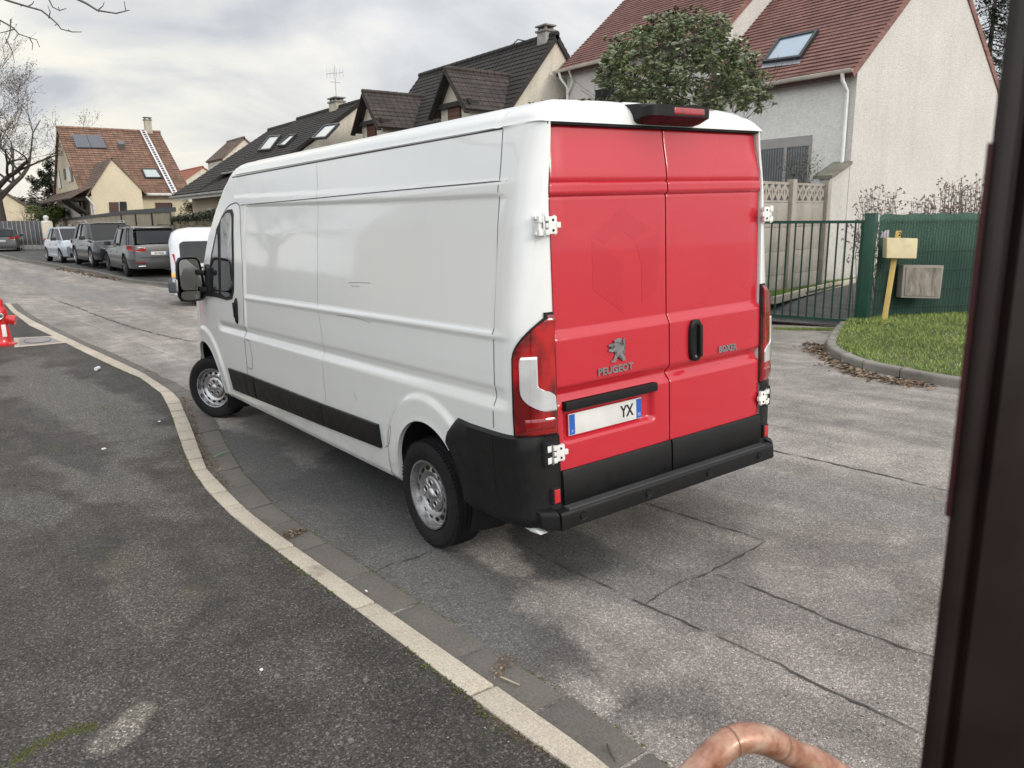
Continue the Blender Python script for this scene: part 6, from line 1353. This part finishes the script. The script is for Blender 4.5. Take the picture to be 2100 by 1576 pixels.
for _ in range(9000):
    t=rn.random(); x=wx(500)+(wx(352)-wx(500))*t; z=1.9+.38*rn.random()**.7*(.5+.9*(1-t))+.06*f3(x,0,0,2); 
    if rn.random()<.25: z=rn.uniform(1.3,1.95)
    y=yw+rn.uniform(-.4,.10); a=rn.uniform(0,6.28); s=rn.uniform(.025,.05); u=np.array([math.cos(a),math.sin(a),rn.uniform(-.6,.6)])*s; v=np.array([-math.sin(a),math.cos(a),rn.uniform(-.6,.6)])*s*.6; p=np.array([x,y,z]); m.add([p-u,p+v,p+u,p-v],[(0,1,2),(0,2,3)])
l=m.build('foliage',leafmat('ivy',(.015,.025,.01),(.04,.055,.02),(.08,.085,.035)),hw,world=True,fix=False); l['kind']='stuff'
# far trees closing the end of the street
rn=random.Random(77); m=MB()
for _ in range(9000):
    t=rn.random(); p=PD(-60+190*t,0,115); z=rn.uniform(0,1)**.8*(5.5+2.2*f3(t*7,1,1,1)+1.5*f3(t*23,4,1,1)); a=rn.uniform(0,6.28); s=.28; u=np.array([math.cos(a),math.sin(a),rn.uniform(-.6,.6)])*s; v=np.array([-math.sin(a),math.cos(a),rn.uniform(-.6,.6)])*s*.6; q=np.array([p[0]+rn.uniform(-2,2),p[1]+rn.uniform(-2,2),z]); m.add([q-u,q+v,q+u,q-v],[(0,1,2),(0,2,3)])
stuff(m.build('far_trees',leafmat('far_foliage',(.05,.045,.035),(.09,.08,.06),(.12,.11,.08)),fix=False),'hazy brown far trees at the end of the street','trees')
# conifer at the far right behind the gable
rn=random.Random(6); q=PD(2030,100,33); cfr=root('tall_conifer','tall conifer behind the pale gable at the right edge','tree',(q[0],q[1],0)); m=MB(); tk=MB().tube([(q[0],q[1],0),(q[0],q[1],13)],[.25,.03],8)
for i in range(170):
    z=3+10*i/170; R_=2.3*(1-(z-3)/10.5)+.15; a=rn.uniform(0,6.28); tip=np.array([q[0]+R_*math.cos(a),q[1]+R_*math.sin(a),z-.25*R_]); b0=np.array([q[0],q[1],z]); tk.tube([b0,tip],[.03,.008],4,caps=False)
    for j in range(46):
        t=rn.uniform(.2,1); p=b0+(tip-b0)*t+np.array([rn.gauss(0,.10),rn.gauss(0,.10),rn.gauss(-.08,.07)]); e=rn.uniform(0,6.28); u=np.array([math.cos(e),math.sin(e),-.5])*.10; v=np.array([-math.sin(e),math.cos(e),0])*.03; m.add([p-u,p+v,p+u,p-v],[(0,1,2),(0,2,3)])
tk.build('trunk',BARK,cfr,world=True,fix=False); l=m.build('needles',DKG,cfr,world=True,fix=False); l['kind']='stuff'
# bare seed-headed shrubs along the right wall
HEADM=leafmat('seed_heads',(.14,.10,.09),(.22,.16,.14),(.28,.22,.20),.9)
def bare_shrub(pxs,dist,hpx,n,seed,lab):
    rn=random.Random(seed); c=PD(sum(pxs)/2,560,dist); rt=root('bare_shrub',lab,'shrub',(c[0],c[1],.1)); m=MB(); hh=MB()
    for _ in range(n):
        a=rn.uniform(*pxs); tp_=PD(a,hpx+rn.uniform(0,70)*rn.random()+(60 if rn.random()<.2 else 0)+25*abs(f3(a*.02,seed,0)),dist+rn.uniform(-.3,.3)); b=PD(a+rn.gauss(0,20),600,dist); b[2]=.1; mid=(tp_+b)/2+np.array([rn.gauss(0,.06),rn.gauss(0,.06),0]); m.tube([b,mid,tp_],[.010,.007,.004],4,caps=False)
        for k in range(9):
            t=rn.uniform(.45,1); s0=mid+(tp_-mid)*max(0,(t-.5)*2); d=np.array([rn.gauss(0,.12),rn.gauss(0,.12),rn.uniform(.02,.16)]); m.tube([s0,s0+d],[.004,.002],3,caps=False); e=s0+d
            for q in range(3):
                o=np.array([rn.gauss(0,.014) for _ in range(3)]); s=.017; hh.add([e+o+np.array(v_)*s for v_ in ((1,0,0),(0,1,0),(-1,0,0),(0,-1,0),(0,0,1),(0,0,-1))],[(0,1,4),(1,2,4),(2,3,4),(3,0,4),(1,0,5),(2,1,5),(3,2,5),(0,3,5)])
    m.build('stems',M('shrub_stems',(.16,.13,.11),.9),rt,world=True,fix=False); l=hh.build('seed_heads',HEADM,rt,world=True,fix=False); l['kind']='stuff'
bare_shrub((1755,1835),14.6,388,34,1,'bare shrub with dry seed heads just left of the fence end'); bare_shrub((1862,1925),14.7,398,26,2,'low bare shrub above the middle of the green fence'); bare_shrub((1925,2080),14.8,368,75,3,'dense bare shrub at the right end of the green fence')
rn=random.Random(3); bs=root('balcony_plants','leafy plants standing before the curtained window','plant',PY(1640,345,-17.3)); m=MB()
for c_,n_,s_ in (((1628,352),420,22),((1662,342),300,20)):
    for _ in range(n_):
        p=PY(c_[0]+rn.gauss(0,s_*.7),c_[1]+rn.gauss(2,s_*.8),-17.0+rn.gauss(0,.15)); a=rn.uniform(0,6.28); s=.04; u=np.array([math.cos(a),math.sin(a),rn.uniform(-.6,.8)])*s; v=np.array([-math.sin(a),math.cos(a),0])*s*.35; m.add([p-u,p+v,p+u,p-v],[(0,1,2),(0,2,3)])
l=m.build('foliage',leafmat('plant_leaves',(.06,.08,.03),(.12,.14,.07),(.2,.19,.12)),bs,world=True,fix=False); l['kind']='stuff'
# --- nearer tree whose boughs reach in at the top left
ot=root('overhanging_tree','nearby bare tree whose budding boughs reach in at the upper left','tree',(9.0,3.6,h(9,3.6)))
def br(m,pxs,dist,r0,r1): 
    P=catmull([PD(a,b,dist+dd) for a,b,dd in pxs],.12); m.tube(P,list(np.linspace(r0,r1,len(P))),6,caps=False); return P
m=MB(); D=9.0; rn=random.Random(2)
m.tube([(9,3.6,-.1),(9.05,3.5,2),(8.9,3.3,4.0),(8.7,3.1,6.2)],[.24,.20,.16,.10],12,caps=False)
L1=[[(-260,-160,.0),(-120,-60,0),(-10,-8,0),(60,15,0),(85,22,0),(105,38,.1),(118,50,.1),(125,60,.1),(148,66,.1),(167,66,.1)],[(-260,-100,.2),(-100,0,.2),(0,42,.2),(28,58,.2),(38,70,.2),(58,77,.2),(75,82,.2)],[(60,-160,-.3),(110,-60,-.3),(155,-3,-.3),(178,8,-.3),(200,22,-.3),(238,28,-.3),(258,23,-.3),(266,21,-.3)],[(85,-50,.1),(98,-5,.1),(108,15,.1),(122,22,.1),(136,18,.1)]]
for i,px_ in enumerate(L1):
    P=br(m,px_,D,.030 if i!=3 else .012,.0045)
    for p in P[len(P)//3::2]:
        d=np.array([rn.gauss(0,.5),rn.gauss(0,.5),rn.gauss(.1,.5)]); d/=np.linalg.norm(d); e=p+d*rn.uniform(.03,.10); m.tube([p,e],[.005,.003],4,caps=False); m.lathe([(0,-.008),(.007,0),(0,.014)],c=tuple(e),n=6)
sb=MB()
for p0,e0 in (((22,40),(12,90)),((12,80),(30,130)),((60,77),(66,104)),((30,60),(-10,70)),((55,15),(70,2)),((200,22),(214,4)),((100,38),(98,12))):
    br(m,[(*p0,.2),((p0[0]+e0[0])/2+4,(p0[1]+e0[1])/2,.2),(*e0,.2)],D,.008,.003)
m.tube([(8.7,3.1,6.2),PD(-260,-160,D),PD(-240,-150,D)],[.08,.04,.03],8,caps=False); m.tube([(8.9,3.3,4.9),PD(-260,-100,D+.2)],[.07,.03],8,caps=False); m.tube([(8.7,3.1,6.2),PD(60,-160,D-.3)],[.08,.03],8,caps=False)
m.build('boughs',M('grey_bark',(.10,.09,.085),.9,var=.2),ot,world=True,smooth=True,fix=False)
# --- fire hydrant
HYR=M('hydrant_red',(.50,.012,.014),.32,var=.06,vs=4,coat=.5,dirt=.12)
hp=PG(7,708,OK_); hy=root('fire_hydrant','red fire hydrant with a silver coupling at the left edge','hydrant',hp,RAD(180-12))
k=1.0
MB().lathe([(0,0),(.20,0),(.20,.028),(.155,.04),(.142,.06),(.135,.12),(.112,.42),(.118,.46),(.128,.49),(.128,.57),(.112,.61),(.088,.64),(.084,.66),(.084,.735),(.070,.765),(0,.772)],n=30).build('barrel',HYR,hy,smooth=True,auto=50)
m=MB(); 
for a in range(8): m.lathe([(0,.034),(.012,.034),(.012,.022)],c=(.178*math.cos(a*.785),.178*math.sin(a*.785),0),n=6)
m.build('base_bolts',HYR,hy)
MB().lathe([(.05,.06),(.055,.12),(.060,.125),(.060,.145),(.0,.146)],c=(0,0,.53),axis='x',n=24).build('side_outlet',HYR,hy,smooth=True,auto=40)
nz=MB().lathe([(.065,0),(.067,.15),(.078,.155),(.080,.235),(.0,.24)],axis='x',n=26).build('hose_outlet',HYR,hy,smooth=True,auto=40); nz.location=(0,0,.46); nz.rotation_euler=(0,RAD(14),RAD(84))
nz2=MB().lathe([(.045,.05),(.047,.12),(.053,.12),(.053,.16),(.040,.162),(.036,.14),(.0,.14)],axis='x',n=26).build('coupling',CHR,hy,smooth=True,auto=40); nz2.location=(.055,.0,.50); nz2.rotation_euler=(0,0,RAD(18))
MB().lathe([(0,.142),(.012,.142),(.012,.165),(0,.166)],axis='x',n=12).build('coupling_pin',BLK,nz2)
MB().obox((.105,.06,.25),(.025,0,0),(0,.03,0),(0,0,.10)).build('label_plate',WH,hy,bevel=.004)
# --- rusty tube hoop in front of the camera
t=NT('rusty_copper_paint'); n1=t.noise(24,7,.7); n2=t.noise(80,5,.7); col=t.ramp(n1,[(.28,(.17,.06,.035)),(.42,(.34,.15,.09)),(.55,(.44,.25,.17)),(.70,(.52,.40,.31))]); col=t.mix(t.mr(n2,.60,.72,0,.8),col,(.14,.065,.04)); t.set('Base Color',col); t.set('Roughness',t.mr(n1,.3,.7,.28,.55)); t.set('Metallic',.25); t.set('Coat Weight',.3); t.bump(n2,.25,.002); RUST=t.m
dq=1.15; P=[PD(1330,1692,dq),PD(1432,1582,dq),PD(1482,1534,dq+.01),PD(1510,1518,dq+.02),PD(1545,1514,dq+.03),PD(1585,1525,dq+.045),PD(1630,1548,dq+.07),PD(1700,1580,dq+.10),PD(1900,1710,dq+.2)]
hp_=root('tube_hoop','rusty copper coloured bent tube hoop at the bottom edge','barrier',(P[3][0],P[3][1],OK_))
C=catmull(P,.012); m=MB().tube(C,.0225,24); m.build('tube',RUST,hp_,world=True,smooth=True,auto=60)
for (a,b) in (((1497,1502),(1507,1512)),):
    pass
i0=min(range(len(C)),key=lambda i:abs((C[i]-CAM)@CR/((C[i]-CAM)@CF)*FPX+1050-1500)); m=MB()
m.tube([C[i0],C[i0]+(C[i0+1]-C[i0])*.22],[.0230,.0230],24); m.build('weld_bead',M('weld_dark',(.16,.09,.06),.7),hp_,world=True,smooth=True); m=MB(); i1=min(range(len(C)),key=lambda i:abs((C[i]-CAM)@CR/((C[i]-CAM)@CF)*FPX+1050-1598)); m.tube([C[i1],C[i1]+(C[i1+1]-C[i1])*.22],[.0229,.0229],24); m.build('weld_bead',M('weld_dark',(.16,.09,.06),.7),hp_,world=True,smooth=True)
for q in (P[0],P[-1]):
    MB().tube([q,(q[0],q[1],q[2]-.25),(q[0],q[1],h(q[0],q[1])+OK_)],.0245,20).build('leg',RUST,hp_,world=True,smooth=True)
# --- dark post close to the lens
dp=.62; a0,a1=PD(2052,0,dp),PD(1893,1576,dp); ps=root('dark_post','dark brown metal post standing close by at the right edge','post',((a0[0]+a1[0])/2,(a0[1]+a1[1])/2,OK_))
bx=(PD(1960,788,dp)+0); hx=np.array([CR[0],CR[1],0]); hx/=np.linalg.norm(hx); hf_=np.array([CF[0],CF[1],0]); hf_/=np.linalg.norm(hf_)
# left edge of the post follows the vertical through a0..a1
e=PD(1977,788,dp); e=np.array([e[0],e[1],0]); prof=[(0,.0),(.004,-.006),(.012,-.008),(.017,-.004),(.019,.004),(.024,.004),(.027,-.006),(.12,-.010),(.13,0),(.16,.06),(.045,.06)]
BRN=M('dark_brown_paint',(.013,.007,.006),.4,var=.3,vs=3,coat=.08,spec=.3); MB().prism([tuple(e+hx*u+hf_*v+np.array([0,0,-.2])) for u,v in prof],(0,0,3.6)).build('post_profile',BRN,ps,world=True,bevel=.0015)
MB().prism([tuple(e+hx*u+hf_*v+np.array([0,0,1.70])) for u,v in ((-.0022,.002),(-.0004,-.003),(.001,.0),(.002,.006))],(0,0,.30)).build('red_reflection_strip',M('red_reflection_tint',(.045,.008,.011),.4),ps,world=True)  # thin strip coloured red for the reflection along the post edge

# --- house on the near side of the street, outside the frame: its pale gable shows in the glossy van side
rh=root('roadside_house','pale cream house across the pavement, seen only as a reflection in the white van side','house',(24,12,0))
house_x(rh,19,29,17.5,9.0,0,5.2,9.2,CREAM,BRTX,20,.3,.1)
for x,y,sd_ in ((33,7,21),(12,10.5,22)): bare_tree('roadside_tree','bare street tree on the near pavement %s the cream house, seen only in reflections'%('beyond' if x>20 else 'before'),(x,y,h(x,y)),9,.22,sd_,4,0,(3,4),.6,first=.3)

# --- fine grit, leaf bits and pebbles lying about on road and pavement
rn=random.Random(99); m=MB(); m2=MB()
for _ in range(1500):
    a=rn.uniform(0,1); px_=rn.uniform(0,1950); py_=560+1016*rn.random()**.8; p=PG(px_,py_); x,y=p[0],p[1]
    if y<-9 : continue
    z=h(x,y)+(OK_ if y>yin(x) else 0)+.001; s=rn.uniform(.0015,.005); b=rn.uniform(0,6)
    (m if rn.random()<.6 else m2).add([(x+s*math.cos(b),y+s*math.sin(b),z),(x-s*math.sin(b),y+s*math.cos(b),z),(x-s*math.cos(b),y-s*math.sin(b),z),(x+s*math.sin(b),y-s*math.cos(b),z),(x,y,z+s*.7)],[(0,1,4),(1,2,4),(2,3,4),(3,0,4)])
stuff(m.build('dark_grit',M('dark_grit_stone',(.05,.045,.04),.9,var=.3),fix=False),'dark grit and leaf crumbs on the road and pavement','grit'); stuff(m2.build('pale_grit',M('pale_grit_stone',(.30,.28,.25),.9,var=.3),fix=False),'pale grit specks on the road and pavement','grit')
